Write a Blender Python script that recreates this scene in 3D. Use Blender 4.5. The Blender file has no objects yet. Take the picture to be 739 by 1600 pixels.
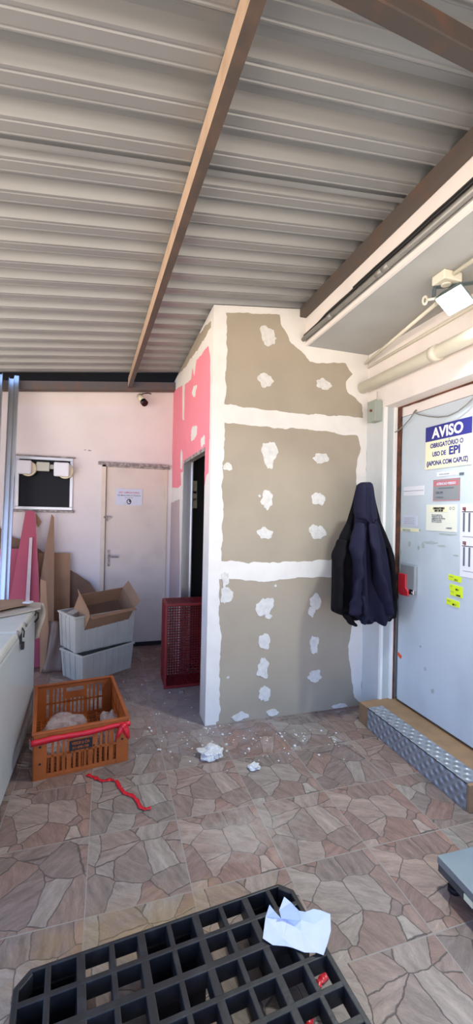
import bpy, bmesh, math, random
from mathutils import Vector, Matrix, Euler, noise
R = math.radians
PI = math.pi
random.seed(7)
C = bpy.context.scene.collection
SC = bpy.context.scene

# ------------------------------------------------------------------ camera
CAM = Vector((0, 0, 1.68))
FPX = 652.0
_p, _r, _y = R(0.117), R(1.226), R(17.06)
_f = Vector((math.sin(_y)*math.cos(_p), math.cos(_y)*math.cos(_p), math.sin(_p)))
_rt = Vector((math.cos(_y), -math.sin(_y), 0))
_up = _rt.cross(_f)
_r2 = math.cos(_r)*_rt + math.sin(_r)*_up
_u2 = -math.sin(_r)*_rt + math.cos(_r)*_up
cam_d = bpy.data.cameras.new('camera')
cam = bpy.data.objects.new('camera', cam_d)
C.objects.link(cam)
cam.matrix_world = Matrix(((_r2.x, _u2.x, -_f.x, CAM.x), (_r2.y, _u2.y, -_f.y, CAM.y), (_r2.z, _u2.z, -_f.z, CAM.z), (0, 0, 0, 1)))
cam_d.sensor_fit = 'VERTICAL'
cam_d.sensor_height = 36.0
cam_d.lens = FPX/1600*36.0
cam_d.clip_start = 0.02
SC.camera = cam


def ray(u, v):
    return _f*FPX + _r2*(u-369.5) - _u2*(v-800)


def at_x(u, v, x):
    d = ray(u, v)
    return CAM + d*((x-CAM.x)/d.x)


def at_y(u, v, y):
    d = ray(u, v)
    return CAM + d*((y-CAM.y)/d.y)


def at_z(u, v, z):
    d = ray(u, v)
    return CAM + d*((z-CAM.z)/d.z)


def at_pl(u, v, p, n):
    d = ray(u, v); n = Vector(n)
    return CAM + d*((Vector(p)-CAM).dot(n)/d.dot(n))


# ------------------------------------------------------------------ world and light
SC.view_settings.view_transform = 'Standard'
SC.view_settings.look = 'None'
SC.view_settings.gamma = 1
SC.view_settings.use_curve_mapping = False
SC.view_settings.exposure = 0.1
WORLD_SKY = (0.34, 0.52, 0.94)
WORLD_GROUND = (1.70, 1.46, 1.24)
WORLD_STRENGTH = 2.5
w = bpy.data.worlds.new('yard_daylight')
SC.world = w
w.use_nodes = True
nt = w.node_tree
nt.nodes.clear()
wo = nt.nodes.new('ShaderNodeOutputWorld')
bg = nt.nodes.new('ShaderNodeBackground')
tc = nt.nodes.new('ShaderNodeTexCoord')
sp = nt.nodes.new('ShaderNodeSeparateXYZ')
mr = nt.nodes.new('ShaderNodeMapRange')
mr.inputs['From Min'].default_value = -0.06
mr.inputs['From Max'].default_value = 0.06
mx = nt.nodes.new('ShaderNodeMixRGB')
mx.inputs['Color1'].default_value = (*WORLD_GROUND, 1)
mx.inputs['Color2'].default_value = (*WORLD_SKY, 1)
nt.links.new(tc.outputs['Generated'], sp.inputs[0])
nt.links.new(sp.outputs['Z'], mr.inputs['Value'])
nt.links.new(mr.outputs[0], mx.inputs['Fac'])
nt.links.new(mx.outputs[0], bg.inputs['Color'])
bg.inputs['Strength'].default_value = WORLD_STRENGTH
nt.links.new(bg.outputs[0], wo.inputs['Surface'])


# ------------------------------------------------------------------ materials
def lin(h):
    h = h.lstrip('#')
    c = [int(h[i:i+2], 16)/255 for i in (0, 2, 4)]
    return tuple(x/12.92 if x <= .04045 else ((x+.055)/1.055)**2.4 for x in c)


def mat(name, col, rough=.6, metal=0.0, var=0.0, scale=8.0, bump=0.0, bscale=40.0, spec=.5, col2=None, stretch=(1, 1, 1), lo=.4, hi=.7, detail=6, emit=None, estr=0, trans=None, coat=0):
    m = bpy.data.materials.new(name)
    m.use_nodes = True
    n = m.node_tree.nodes
    L = m.node_tree.links
    b = n['Principled BSDF']
    c = lin(col) if isinstance(col, str) else col
    b.inputs['Base Color'].default_value = (*c, 1)
    b.inputs['Roughness'].default_value = rough
    b.inputs['Metallic'].default_value = metal
    b.inputs['Specular IOR Level'].default_value = spec
    if coat:
        b.inputs['Coat Weight'].default_value = coat
    if emit:
        b.inputs['Emission Color'].default_value = (*lin(emit), 1)
        b.inputs['Emission Strength'].default_value = estr
    t = n.new('ShaderNodeTexCoord')
    mp = n.new('ShaderNodeMapping')
    mp.inputs['Scale'].default_value = stretch
    L.new(t.outputs['Object'], mp.inputs[0])
    if var or col2:
        nz = n.new('ShaderNodeTexNoise')
        nz.inputs['Scale'].default_value = scale
        nz.inputs['Detail'].default_value = detail
        L.new(mp.outputs[0], nz.inputs['Vector'])
        rp = n.new('ShaderNodeMapRange')
        rp.inputs['From Min'].default_value = lo
        rp.inputs['From Max'].default_value = hi
        L.new(nz.outputs[0], rp.inputs[0])
        mix = n.new('ShaderNodeMixRGB')
        c2 = lin(col2) if col2 else tuple(x*(1-var) for x in c)
        mix.inputs[1].default_value = (*c, 1)
        mix.inputs[2].default_value = (*c2, 1)
        L.new(rp.outputs[0], mix.inputs[0])
        L.new(mix.outputs[0], b.inputs['Base Color'])
    if bump:
        nb = n.new('ShaderNodeTexNoise')
        nb.inputs['Scale'].default_value = bscale
        nb.inputs['Detail'].default_value = 5
        L.new(mp.outputs[0], nb.inputs['Vector'])
        bp = n.new('ShaderNodeBump')
        bp.inputs['Strength'].default_value = bump
        bp.inputs['Distance'].default_value = .01
        L.new(nb.outputs[0], bp.inputs['Height'])
        L.new(bp.outputs[0], b.inputs['Normal'])
    return m


def plastic_film(name, col, alpha=.35, rough=.15):
    m = bpy.data.materials.new(name)
    m.use_nodes = True
    n = m.node_tree.nodes
    L = m.node_tree.links
    b = n['Principled BSDF']
    b.inputs['Base Color'].default_value = (*lin(col), 1)
    b.inputs['Roughness'].default_value = rough
    b.inputs['Alpha'].default_value = alpha
    return m


M = {}
M['board'] = mat('gypsum_board_paper', '#a79d8c', .85, var=.10, scale=2.5, bump=.05)
M['plaster'] = mat('joint_compound', '#e4e2dd', .75, var=.07, scale=6, bump=.25, bscale=18)
M['spot'] = mat('joint_compound_dabs', '#d9d8d4', .7, var=.16, scale=25, bump=.4, bscale=35)
M['pinkboard'] = mat('pink_gypsum_board', '#f08c9c', .8, var=.06, scale=3)
M['lilacboard'] = mat('greyish_board', '#b9a9aa', .85, var=.08, scale=3)
M['wallwhite'] = mat('white_painted_wall', '#e3dcd8', .8, var=.12, scale=3.2, bump=.15, bscale=12, lo=.45, hi=.8)
M['backwall'] = mat('back_wall_paint', '#ddd6d6', .8, col2='#cfc8c8', scale=2.2, bump=.2, bscale=9, lo=.45, hi=.9)
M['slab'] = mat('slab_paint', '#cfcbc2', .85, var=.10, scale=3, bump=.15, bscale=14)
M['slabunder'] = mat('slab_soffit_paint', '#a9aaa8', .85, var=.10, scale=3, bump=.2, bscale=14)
M['steel_roof'] = mat('galvanised_roof_sheet', '#8b8c8c', .5, metal=.35, var=.12, scale=5, stretch=(.3, 1, 1), bump=.04, bscale=30)
M['rust'] = mat('brown_rusty_beam', '#524a45', .65, col2='#66493a', scale=7, lo=.5, hi=.8, bump=.15, bscale=50)
M['rafter'] = mat('dark_brown_rafter', '#3c3430', .65, col2='#593a2a', scale=6, lo=.5, hi=.75, bump=.15, bscale=50)
M['purlin'] = mat('warm_lit_purlin', '#b49a83', .6, col2='#947c69', scale=9, lo=.5, hi=.85)  # web's warm light is put into this tan; underside has its own brown
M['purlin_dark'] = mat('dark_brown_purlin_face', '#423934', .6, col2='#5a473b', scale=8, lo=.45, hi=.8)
M['galv'] = mat('galvanised_steel', '#d0d4da', .32, metal=1, var=.15, scale=9, stretch=(1, 1, .2))
M['alu'] = mat('aluminium', '#b9b9bb', .35, metal=.85, var=.1)
M['chrome'] = mat('chrome', '#b5b5b8', .22, metal=1)
M['coldoor'] = mat('cold_room_door', '#c3cfd8', .42, col2='#b1bcc4', scale=3.0, lo=.5, hi=.85, bump=.03, stretch=(1, 1, .6))
M['doorstain'] = mat('stained_door_paint', '#a9b4b4', .6, col2='#8f9a90', scale=14, lo=.45, hi=.75)
M['jamb'] = mat('white_jamb', '#cfd4d4', .6, var=.10, scale=5, stretch=(1, 1, .4))
M['jamb2'] = mat('grey_jamb', '#b7bfbf', .6, var=.12, scale=5, stretch=(1, 1, .4))
M['rustgap'] = mat('rusty_brown_seal', '#6e3d28', .8, col2='#2b211c', scale=14, lo=.4, hi=.7, bump=.3)
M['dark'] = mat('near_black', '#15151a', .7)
M['blackpl'] = mat('black_recycled_plastic', '#1e1e21', .48, col2='#38383c', scale=16, lo=.5, hi=.85, bump=.12, bscale=60)
M['blackrub'] = mat('black_rubber', '#0f0f10', .7)
M['glassdark'] = mat('dark_window_glass', '#0b0b11', .3, spec=.15)
M['freezer'] = mat('white_freezer_enamel', '#b9bfbf', .28, var=.08, scale=3)
M['freezertop'] = mat('freezer_lid', '#c6c8bf', .35, var=.10, scale=5)
M['orange'] = mat('orange_crate_plastic', '#a4551f', .5, col2='#8a4519', scale=8, lo=.45, hi=.8)
M['redcr'] = mat('red_crate_plastic', '#8c2026', .5, var=.2, scale=6)
M['greycr'] = mat('pale_grey_crate_plastic', '#c0c0b6', .5, var=.12, scale=5)
M['card'] = mat('brown_cardboard', '#a07e62', .85, var=.12, scale=6)
M['card2'] = mat('dark_cardboard', '#79604f', .88, var=.14, scale=5)
M['cardlt'] = mat('pale_cardboard', '#b5a898', .85, var=.12, scale=7)
M['woodbd'] = mat('thin_fibre_board', '#94765f', .8, var=.12, scale=5, stretch=(3, 3, .5))
M['pinkoff'] = mat('pink_board_face', '#b85a70', .8, var=.07, scale=4)
M['whitestrip'] = mat('broken_gypsum_core', '#d8cdd0', .9, var=.1, scale=20)
M['backdoor'] = mat('beige_steel_door', '#d2c7bf', .5, col2='#bdb1ab', scale=2.8, lo=.5, hi=.85)
M['doorframe'] = mat('cream_door_frame', '#d5cabb', .6, var=.10, scale=7)
M['greymetal'] = mat('weathered_grey_metal', '#7d7777', .6, col2='#b0a9a4', scale=26, lo=.45, hi=.65)
M['paper'] = mat('white_paper', '#dfe2ea', .8)
M['paper2'] = mat('white_note_paper', '#cdd4e6', .8, var=.08, scale=14)
M['cream'] = mat('cream_sign', '#e8e6c4', .5)
M['creamlt'] = mat('pale_cream_sign', '#dfe3d6', .6)
M['navyink'] = mat('navy_print', '#2b2f86', .5)
M['greyink'] = mat('grey_print', '#5d6675', .7)
M['redink'] = mat('faded_red_print', '#bb7079', .7)
M['white'] = mat('clean_white', '#f0f0ee', .5)
M['yellow'] = mat('fluorescent_yellow_label', '#d6ee28', .6)
M['orangest'] = mat('orange_sticker', '#e0552a', .6)
M['blackink'] = mat('black_print', '#1c1a20', .7)
M['greybox'] = mat('grey_junction_box', '#9aa39a', .5, var=.08)
M['handlegrey'] = mat('grey_latch_plastic', '#8a9096', .4, var=.06)
M['handlered'] = mat('red_latch_handle', '#c42c38', .4, var=.06)
M['pvc'] = mat('cream_pvc_pipe', '#dcd8c8', .35, var=.07, scale=6)
M['conduit'] = mat('grey_conduit', '#8e8e8b', .35, metal=.3, var=.15, scale=10)
M['cableblk'] = mat('black_cable', '#17171a', .5)
M['stepst'] = mat('brown_step_stone', '#9a7a5a', .7, var=.25, scale=7, bump=.2)
M['ribbon'] = mat('red_plastic_ribbon', '#d01f30', .35, var=.12, scale=20)
M['film'] = plastic_film('clear_plastic_film', '#d8cfd0', .34, .08)
M['filmbrown'] = plastic_film('dusty_plastic_film', '#8a7468', .75, .3)
M['navy'] = mat('navy_nylon', '#15152e', .8, var=.2, scale=5, bump=.12, bscale=25, spec=.25)
M['blackcloth'] = mat('black_quilted_nylon', '#08080e', .85, var=.2, scale=5, bump=.12, bscale=25, spec=.2)
M['scaletop'] = mat('stainless_platform', '#9aa7ae', .38, metal=.7, var=.14, scale=5)
M['scaleside'] = mat('grimy_scale_side', '#50504f', .6, col2='#2c2b2c', scale=14, lo=.4, hi=.75, bump=.2)
M['lamphouse'] = mat('grey_lamp_housing', '#5f6e72', .5, metal=.3, var=.1)
M['lampglass'] = mat('lit_lamp_glass', '#ffffff', .2, emit='#eafff6', estr=22)
M['glassclear'] = plastic_film('clear_bulb_glass', '#dfe8e4', .35, .05)
M['lens'] = mat('black_camera_lens', '#08080a', .15)
M['camwhite'] = mat('cream_camera_body', '#d6cfb4', .45)
M['crumb'] = mat('plaster_crumbs', '#d5d5d4', .9, var=.1, scale=30, bump=.5, bscale=60)


def checker_plate():
    m = mat('checker_plate', '#a3a8b0', .45, metal=.45, var=.18, scale=9)
    n = m.node_tree.nodes
    L = m.node_tree.links
    b = n['Principled BSDF']
    t = n.new('ShaderNodeTexCoord')
    # bars of raised tread turned alternately
    vs = []
    for sgn in (1, -1):
        mp = n.new('ShaderNodeMapping')
        mp.inputs['Scale'].default_value = (1, sgn, 1)
        L.new(t.outputs['Object'], mp.inputs[0])
        ck = n.new('ShaderNodeTexWave')
        ck.bands_direction = 'DIAGONAL'
        ck.inputs['Scale'].default_value = 8
        L.new(mp.outputs[0], ck.inputs[0])
        vs.append(ck)
    mx = n.new('ShaderNodeMath')
    mx.operation = 'MULTIPLY'
    L.new(vs[0].outputs['Fac'], mx.inputs[0])
    L.new(vs[1].outputs['Fac'], mx.inputs[1])
    bp = n.new('ShaderNodeBump')
    bp.inputs['Strength'].default_value = 1
    bp.inputs['Distance'].default_value = .012
    L.new(mx.outputs[0], bp.inputs['Height'])
    L.new(bp.outputs[0], b.inputs['Normal'])
    return m


M['checker'] = checker_plate()


def floor_mat():
    m = bpy.data.materials.new('stone_pattern_floor_tiles')
    m.use_nodes = True
    n = m.node_tree.nodes
    L = m.node_tree.links
    b = n['Principled BSDF']

    def math_(op, a, bb=None, c=None):
        q = n.new('ShaderNodeMath')
        q.operation = op
        for i, x in enumerate((a, bb, c)):
            if x is None:
                continue
            if isinstance(x, (int, float)):
                q.inputs[i].default_value = x
            else:
                L.new(x, q.inputs[i])
        return q.outputs[0]

    def mixc(f, a, c, kind='MIX'):
        q = n.new('ShaderNodeMixRGB')
        q.blend_type = kind
        for i, x in enumerate((f, a, c)):
            if isinstance(x, (int, float)):
                q.inputs[i].default_value = x
            elif isinstance(x, tuple):
                q.inputs[i].default_value = (*x, 1)
            else:
                L.new(x, q.inputs[i])
        return q.outputs[0]
    t = n.new('ShaderNodeTexCoord')
    s = n.new('ShaderNodeSeparateXYZ')
    L.new(t.outputs['Object'], s.inputs[0])
    T = .45
    gx = math_('DIVIDE', math_('ADD', s.outputs['X'], .509 + 9), T)
    gy = math_('DIVIDE', math_('ADD', s.outputs['Y'], -1.816 + .4474*20), .4474)
    fx = math_('FRACT', gx)
    fy = math_('FRACT', gy)
    ix = math_('FLOOR', gx)
    iy = math_('FLOOR', gy)
    # four printed faces picked by tile
    var = math_('FLOOR', math_('MULTIPLY', math_('FRACT', math_('MULTIPLY', math_('SINE', math_('ADD', math_('MULTIPLY', ix, 12.9898), math_('MULTIPLY', iy, 78.233))), 43758.5)), 5.0))
    cb = n.new('ShaderNodeCombineXYZ')
    L.new(fx, cb.inputs[0])
    L.new(fy, cb.inputs[1])
    L.new(math_('MULTIPLY', var, 7.3), cb.inputs[2])
    # wobble
    nz = n.new('ShaderNodeTexNoise')
    nz.inputs['Scale'].default_value = 7
    nz.inputs['Detail'].default_value = 6
    L.new(cb.outputs[0], nz.inputs['Vector'])
    va = n.new('ShaderNodeVectorMath')
    va.operation = 'SUBTRACT'
    L.new(nz.outputs['Color'], va.inputs[0])
    va.inputs[1].default_value = (.5, .5, .5)
    vb = n.new('ShaderNodeVectorMath')
    vb.operation = 'MULTIPLY'
    L.new(va.outputs[0], vb.inputs[0])
    vb.inputs[1].default_value = (.075, .075, 0)
    vc = n.new('ShaderNodeVectorMath')
    vc.operation = 'ADD'
    L.new(cb.outputs[0], vc.inputs[0])
    L.new(vb.outputs[0], vc.inputs[1])

    def voro(feat):
        v = n.new('ShaderNodeTexVoronoi')
        v.feature = feat
        v.inputs['Scale'].default_value = 2.6
        v.inputs['Randomness'].default_value = 1
        L.new(vc.outputs[0], v.inputs['Vector'])
        return v
    ve = voro('DISTANCE_TO_EDGE')
    vf = voro('F1')
    sc = n.new('ShaderNodeSeparateColor')
    L.new(vf.outputs['Color'], sc.inputs[0])
    rp = n.new('ShaderNodeValToRGB')
    cr = rp.color_ramp
    cr.elements[0].position = 0
    cr.elements[0].color = (*lin('#7d6d67'), 1)
    cr.elements[1].position = 1
    cr.elements[1].color = (*lin('#978d84'), 1)
    for p, c in ((.3, '#83776f'), (.55, '#866c62'), (.75, '#8c8078')):
        e = cr.elements.new(p)
        e.color = (*lin(c), 1)
    L.new(sc.outputs[0], rp.inputs[0])
    # slate streaks in each stone, turned per stone
    st = n.new('ShaderNodeTexNoise')
    st.inputs['Scale'].default_value = 3.2
    st.inputs['Detail'].default_value = 8
    st.inputs['Roughness'].default_value = .62
    vr = n.new('ShaderNodeVectorRotate')
    vr.rotation_type = 'Z_AXIS'
    L.new(vc.outputs[0], vr.inputs['Vector'])
    L.new(math_('MULTIPLY', sc.outputs[1], 3.0), vr.inputs['Angle'])
    ms = n.new('ShaderNodeMapping')
    ms.inputs['Scale'].default_value = (1.2, 5.5, 1)
    L.new(vr.outputs[0], ms.inputs[0])
    L.new(ms.outputs[0], st.inputs['Vector'])
    stv = n.new('ShaderNodeMapRange')
    stv.inputs['From Min'].default_value = .3
    stv.inputs['From Max'].default_value = .7
    stv.inputs['To Min'].default_value = .66
    stv.inputs['To Max'].default_value = 1.26
    L.new(st.outputs[0], stv.inputs[0])
    gr = n.new('ShaderNodeTexNoise')
    gr.inputs['Scale'].default_value = 22
    gr.inputs['Detail'].default_value = 7
    gr.inputs['Roughness'].default_value = .7
    L.new(ms.outputs[0], gr.inputs['Vector'])
    grm = n.new('ShaderNodeMapRange')
    grm.inputs['From Min'].default_value = .3
    grm.inputs['From Max'].default_value = .7
    grm.inputs['To Min'].default_value = .84
    grm.inputs['To Max'].default_value = 1.18
    L.new(gr.outputs[0], grm.inputs[0])
    cs = n.new('ShaderNodeVectorMath')
    cs.operation = 'SCALE'
    L.new(rp.outputs[0], cs.inputs[0])
    L.new(math_('MULTIPLY', stv.outputs[0], grm.outputs[0]), cs.inputs['Scale'])
    # each tile batch has its own tint
    tint = n.new('ShaderNodeValToRGB')
    tint.color_ramp.elements[0].color = (1.12, .94, .88, 1)
    tint.color_ramp.elements[1].color = (.98, 1.02, 1.03, 1)
    L.new(math_('FRACT', math_('MULTIPLY', math_('SINE', math_('ADD', math_('MULTIPLY', ix, 3.17), math_('MULTIPLY', iy, 5.91))), 917.3)), tint.inputs[0])
    cs2 = n.new('ShaderNodeVectorMath')
    cs2.operation = 'MULTIPLY'
    L.new(cs.outputs[0], cs2.inputs[0])
    L.new(tint.outputs[0], cs2.inputs[1])
    cs = cs2
    # printed gaps between the stones
    g = n.new('ShaderNodeMapRange')
    g.inputs['From Min'].default_value = .002
    g.inputs['From Max'].default_value = .018
    L.new(ve.outputs['Distance'], g.inputs[0])
    c1 = mixc(g.outputs[0], lin('#514a47'), cs.outputs[0])
    # light rim beside the gaps
    # tile joints
    ex = math_('MINIMUM', fx, math_('SUBTRACT', 1.0, fx))
    ey = math_('MINIMUM', fy, math_('SUBTRACT', 1.0, fy))
    ed = math_('MINIMUM', ex, ey)
    jt = math_('LESS_THAN', ed, .0055)
    c2 = mixc(jt, c1, lin('#948d86'))
    # dust towards the new partition and yellowish spill in front
    def blot(px, py, rx, ry, scale, thr0, thr1):
        d = n.new('ShaderNodeVectorMath')
        d.operation = 'SUBTRACT'
        L.new(t.outputs['Object'], d.inputs[0])
        d.inputs[1].default_value = (px, py, 0)
        e = n.new('ShaderNodeVectorMath')
        e.operation = 'DIVIDE'
        L.new(d.outputs[0], e.inputs[0])
        e.inputs[1].default_value = (rx, ry, 1)
        l = n.new('ShaderNodeVectorMath')
        l.operation = 'LENGTH'
        L.new(e.outputs[0], l.inputs[0])
        z = n.new('ShaderNodeTexNoise')
        z.inputs['Scale'].default_value = scale
        z.inputs['Detail'].default_value = 8
        z.inputs['Roughness'].default_value = .7
        L.new(t.outputs['Object'], z.inputs['Vector'])
        q = n.new('ShaderNodeMapRange')
        q.inputs['From Min'].default_value = thr0
        q.inputs['From Max'].default_value = thr1
        L.new(math_('SUBTRACT', z.outputs[0], math_('MULTIPLY', l.outputs['Value'], .45)), q.inputs[0])
        return q.outputs[0]
    c3 = mixc(math_('MULTIPLY', blot(.8, 3.6, 1.5, 1.1, 9, .12, .5), .55), c2, lin('#a7a3a8'))
    c4 = mixc(math_('MULTIPLY', blot(.75, 2.1, .5, .35, 11, .18, .5), .38), c3, lin('#b9b6ac'))
    c5 = mixc(math_('MULTIPLY', blot(.15, 1.7, .75, .25, 7, .16, .5), .38), c4, lin('#a8874a'))
    L.new(c5, b.inputs['Base Color'])
    b.inputs['Roughness'].default_value = .42
    h = math_('ADD', math_('MULTIPLY', g.outputs[0], .6), math_('MULTIPLY', st.outputs[0], .6))
    h2 = math_('SUBTRACT', h, math_('MULTIPLY', jt, .6))
    bp = n.new('ShaderNodeBump')
    bp.inputs['Strength'].default_value = .45
    bp.inputs['Distance'].default_value = .006
    L.new(h2, bp.inputs['Height'])
    L.new(bp.outputs[0], b.inputs['Normal'])
    return m


M['floor'] = floor_mat()


# ------------------------------------------------------------------ mesh helpers
class MB:
    def __init__(s):
        s.v = []
        s.f = []
        s.m = []
        s.sm = []

    def add(s, vs, fs, mi=0, smooth=False):
        o = len(s.v)
        s.v += [tuple(x) for x in vs]
        for f in fs:
            s.f.append([o+i for i in f])
            s.m.append(mi)
            s.sm.append(smooth)

    def box(s, lo, hi, mi=0, T=None):
        x0, y0, z0 = lo
        x1, y1, z1 = hi
        vs = [Vector(p) for p in ((x0, y0, z0), (x1, y0, z0), (x1, y1, z0), (x0, y1, z0), (x0, y0, z1), (x1, y0, z1), (x1, y1, z1), (x0, y1, z1))]
        if T is not None:
            vs = [T @ p for p in vs]
        s.add(vs, [(0, 3, 2, 1), (4, 5, 6, 7), (0, 1, 5, 4), (1, 2, 6, 5), (2, 3, 7, 6), (3, 0, 4, 7)], mi)

    def hexa(s, bot, top, mi=0):
        s.add(list(bot)+list(top), [(3, 2, 1, 0), (4, 5, 6, 7), (0, 1, 5, 4), (1, 2, 6, 5), (2, 3, 7, 6), (3, 0, 4, 7)], mi)

    def prism(s, pts, off, mi=0, side=None):
        """polygon pts extruded by vector off"""
        n = len(pts)
        off = Vector(off)
        a = [Vector(p) for p in pts]
        bb = [p+off for p in a]
        o = len(s.v)
        s.v += [tuple(x) for x in a+bb]
        s.f.append([o+i for i in range(n)][::-1])
        s.m.append(mi); s.sm.append(False)
        s.f.append([o+n+i for i in range(n)])
        s.m.append(mi); s.sm.append(False)
        for i in range(n):
            j = (i+1) % n
            s.f.append([o+i, o+j, o+n+j, o+n+i])
            s.m.append(mi if side is None else side); s.sm.append(False)

    def tube(s, pts, r, seg=10, mi=0, cap=True, flat=1.0):
        pts = [Vector(p) for p in pts]
        rings = []
        prev = None
        for i, p in enumerate(pts):
            d = (pts[min(i+1, len(pts)-1)]-pts[max(i-1, 0)]).normalized()
            a = d.cross(Vector((0, 0, 1)))
            if a.length < .05:
                a = d.cross(Vector((1, 0, 0)))
            a.normalize()
            if prev is not None and a.dot(prev) < 0:
                a = -a
            prev = a
            b = d.cross(a)
            rr = r[i] if isinstance(r, (list, tuple)) else r
            rings.append([p+a*rr*math.cos(2*PI*k/seg)+b*rr*flat*math.sin(2*PI*k/seg) for k in range(seg)])
        vs = [q for g in rings for q in g]
        fs = []
        for i in range(len(pts)-1):
            for k in range(seg):
                k2 = (k+1) % seg
                fs.append((i*seg+k, i*seg+k2, (i+1)*seg+k2, (i+1)*seg+k))
        s.add(vs, fs, mi, True)
        if cap:
            o = len(s.v)-len(vs)
            s.f.append([o+k for k in range(seg)]); s.m.append(mi); s.sm.append(False)
            s.f.append([o+(len(pts)-1)*seg+k for k in range(seg)]); s.m.append(mi); s.sm.append(False)

    def sheet(s, grid, mi=0, smooth=True):
        nr, nc = len(grid), len(grid[0])
        vs = [p for row in grid for p in row]
        fs = [(i*nc+j, i*nc+j+1, (i+1)*nc+j+1, (i+1)*nc+j) for i in range(nr-1) for j in range(nc-1)]
        s.add(vs, fs, mi, smooth)

    def build(s, name, mats, parent=None, bevel=0, recalc=True, solid=0):
        me = bpy.data.meshes.new(name)
        me.from_pydata(s.v, [], s.f)
        ms = mats if isinstance(mats, (list, tuple)) else [mats]
        for x in ms:
            me.materials.append(M[x] if isinstance(x, str) else x)
        for p, mi, q in zip(me.polygons, s.m, s.sm):
            p.material_index = mi
            p.use_smooth = q
        if recalc:
            bm = bmesh.new()
            bm.from_mesh(me)
            bmesh.ops.recalc_face_normals(bm, faces=bm.faces)
            bm.to_mesh(me)
            bm.free()
        o = bpy.data.objects.new(name, me)
        C.objects.link(o)
        if parent:
            o.parent = parent
        if bevel:
            md = o.modifiers.new('bevel', 'BEVEL')
            md.width = bevel
            md.segments = 2
            md.limit_method = 'ANGLE'
        if solid:
            md = o.modifiers.new('solid', 'SOLIDIFY')
            md.thickness = solid
            md.offset = 0
        return o


def tag(o, label=None, cat=None, group=None, kind=None):
    if label:
        o['label'] = label
    if cat:
        o['category'] = cat
    if group:
        o['group'] = group
    if kind:
        o['kind'] = kind
    return o


def struct(o):
    o['kind'] = 'structure'
    return o


def thing(name, label, cat, loc=(0, 0, 0), rotz=0, group=None):
    o = bpy.data.objects.new(name, None)
    C.objects.link(o)
    o.location = loc
    o.rotation_euler = (0, 0, rotz)
    o.empty_display_size = .05
    return tag(o, label, cat, group)


def text(name, s, size, mtx, material, parent=None, bold=0.0, xs=1.0, depth=.0006, align='LEFT', fit=None):
    cu = bpy.data.curves.new(name, 'FONT')
    cu.body = s
    cu.size = size
    cu.offset = bold
    cu.extrude = depth
    cu.align_x = align
    cu.resolution_u = 3
    tmp = bpy.data.objects.new(name+'_tmp', cu)
    C.objects.link(tmp)
    dg = bpy.context.evaluated_depsgraph_get()
    dg.update()
    me = bpy.data.meshes.new_from_object(tmp.evaluated_get(dg))
    bpy.data.objects.remove(tmp)
    bpy.data.curves.remove(cu)
    if fit:
        xx = [v.co.x for v in me.vertices]
        xs = fit/max(max(xx)-min(xx), 1e-5)
    me.transform(mtx @ Matrix.Diagonal((xs, 1, 1, 1)))
    me.materials.clear()
    me.materials.append(M[material])
    o = bpy.data.objects.new(name, me)
    C.objects.link(o)
    if parent:
        o.parent = parent
    return o


def wob(p, k=1.0, s=0):
    return noise.noise(Vector((p[0]*k+s*3.1, p[1]*k+s*1.7, p[2]*k+s*.9)))


def ragged(pts, step, amp, seed, fr=14.0):
    """closed list of 2-D points subdivided with a torn outline"""
    out = []
    n = len(pts)
    for i in range(n):
        a = Vector(pts[i]).to_2d()
        b = Vector(pts[(i+1) % n]).to_2d()
        L = (b-a).length
        k = max(1, int(L/step))
        nrm = Vector((-(b-a).y, (b-a).x)).normalized() if L > 0 else Vector((0, 0))
        for j in range(k):
            q = a.lerp(b, j/k)
            d = noise.noise(Vector((q.x*fr+seed, q.y*fr, seed*1.3)))*amp + noise.noise(Vector((q.x*fr*4, q.y*fr*4+seed, 2)))*amp*.45
            out.append(q+nrm*d)
    return out


def blob(cx, cy, rx, ry, seed, n=28):
    out = []
    for k in range(n):
        a = 2*PI*k/n
        r = 1+.28*noise.noise(Vector((math.cos(a)*1.4+seed*5.3, math.sin(a)*1.4, seed)))*1.6+.12*noise.noise(Vector((math.cos(a)*5+seed, math.sin(a)*5, seed*2)))*1.6
        out.append(Vector((cx+rx*r*math.cos(a), cy+ry*r*math.sin(a))))
    return out


def poly_fill(mb, pts3, off, mi):
    """triangulated thin relief so that concave outlines fill properly"""
    from mathutils.geometry import tessellate_polygon
    off = Vector(off)
    a = [Vector(p)+off for p in pts3]
    tris = tessellate_polygon([a])
    mb.add(a, [tuple(t) for t in tris], mi)
    n = len(a)
    base = [Vector(p)-off*.5 for p in pts3]
    mb.add(base+a, [(i, (i+1) % n, n+(i+1) % n, n+i) for i in range(n)], mi)


def roof_z(x):
    return 3.232 + .116*x


# ================================================================== SETTING
YF = 3.20      # front of the partition
XB = .76       # left face of the partition
YB = 5.30      # back wall
XW = 2.175      # right wall
XD = 2.305      # cold-room door leaf

# floor
mb = MB()
mb.box((-1.95, -1.0, -.12), (3.2, 5.44, 0))
struct(mb.build('floor', 'floor'))

# back wall with openings for the window and the door
WX0, WX1, WZ0, WZ1 = -1.02, -.408, 1.668, 2.28
DX0, DX1, DZ = -.06, .69, 2.24
mb = MB()
Z1 = 3.02
for a, b, c, d in ((-1.8, WX0, 0, Z1), (WX0, WX1, 0, WZ0), (WX0, WX1, WZ1, Z1), (WX1, DX0, 0, Z1), (DX0, DX1, DZ, Z1), (DX1, 2.3, 0, Z1)):
    mb.box((a, YB, c), (b, YB+.14, d))
mb.box((DX0, YB+.10, 0), (DX1, YB+.14, DZ))
mb.hexa([(-1.6, YB, 3.02), (2.3, YB, 3.02), (2.3, YB+.14, 3.02), (-1.6, YB+.14, 3.02)], [(-1.6, YB, 3.04), (2.3, YB, 3.36), (2.3, YB+.14, 3.36), (-1.6, YB+.14, 3.04)])
mb.box((WX0, YB+.12, WZ0), (WX1, YB+.14, WZ1))
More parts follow.
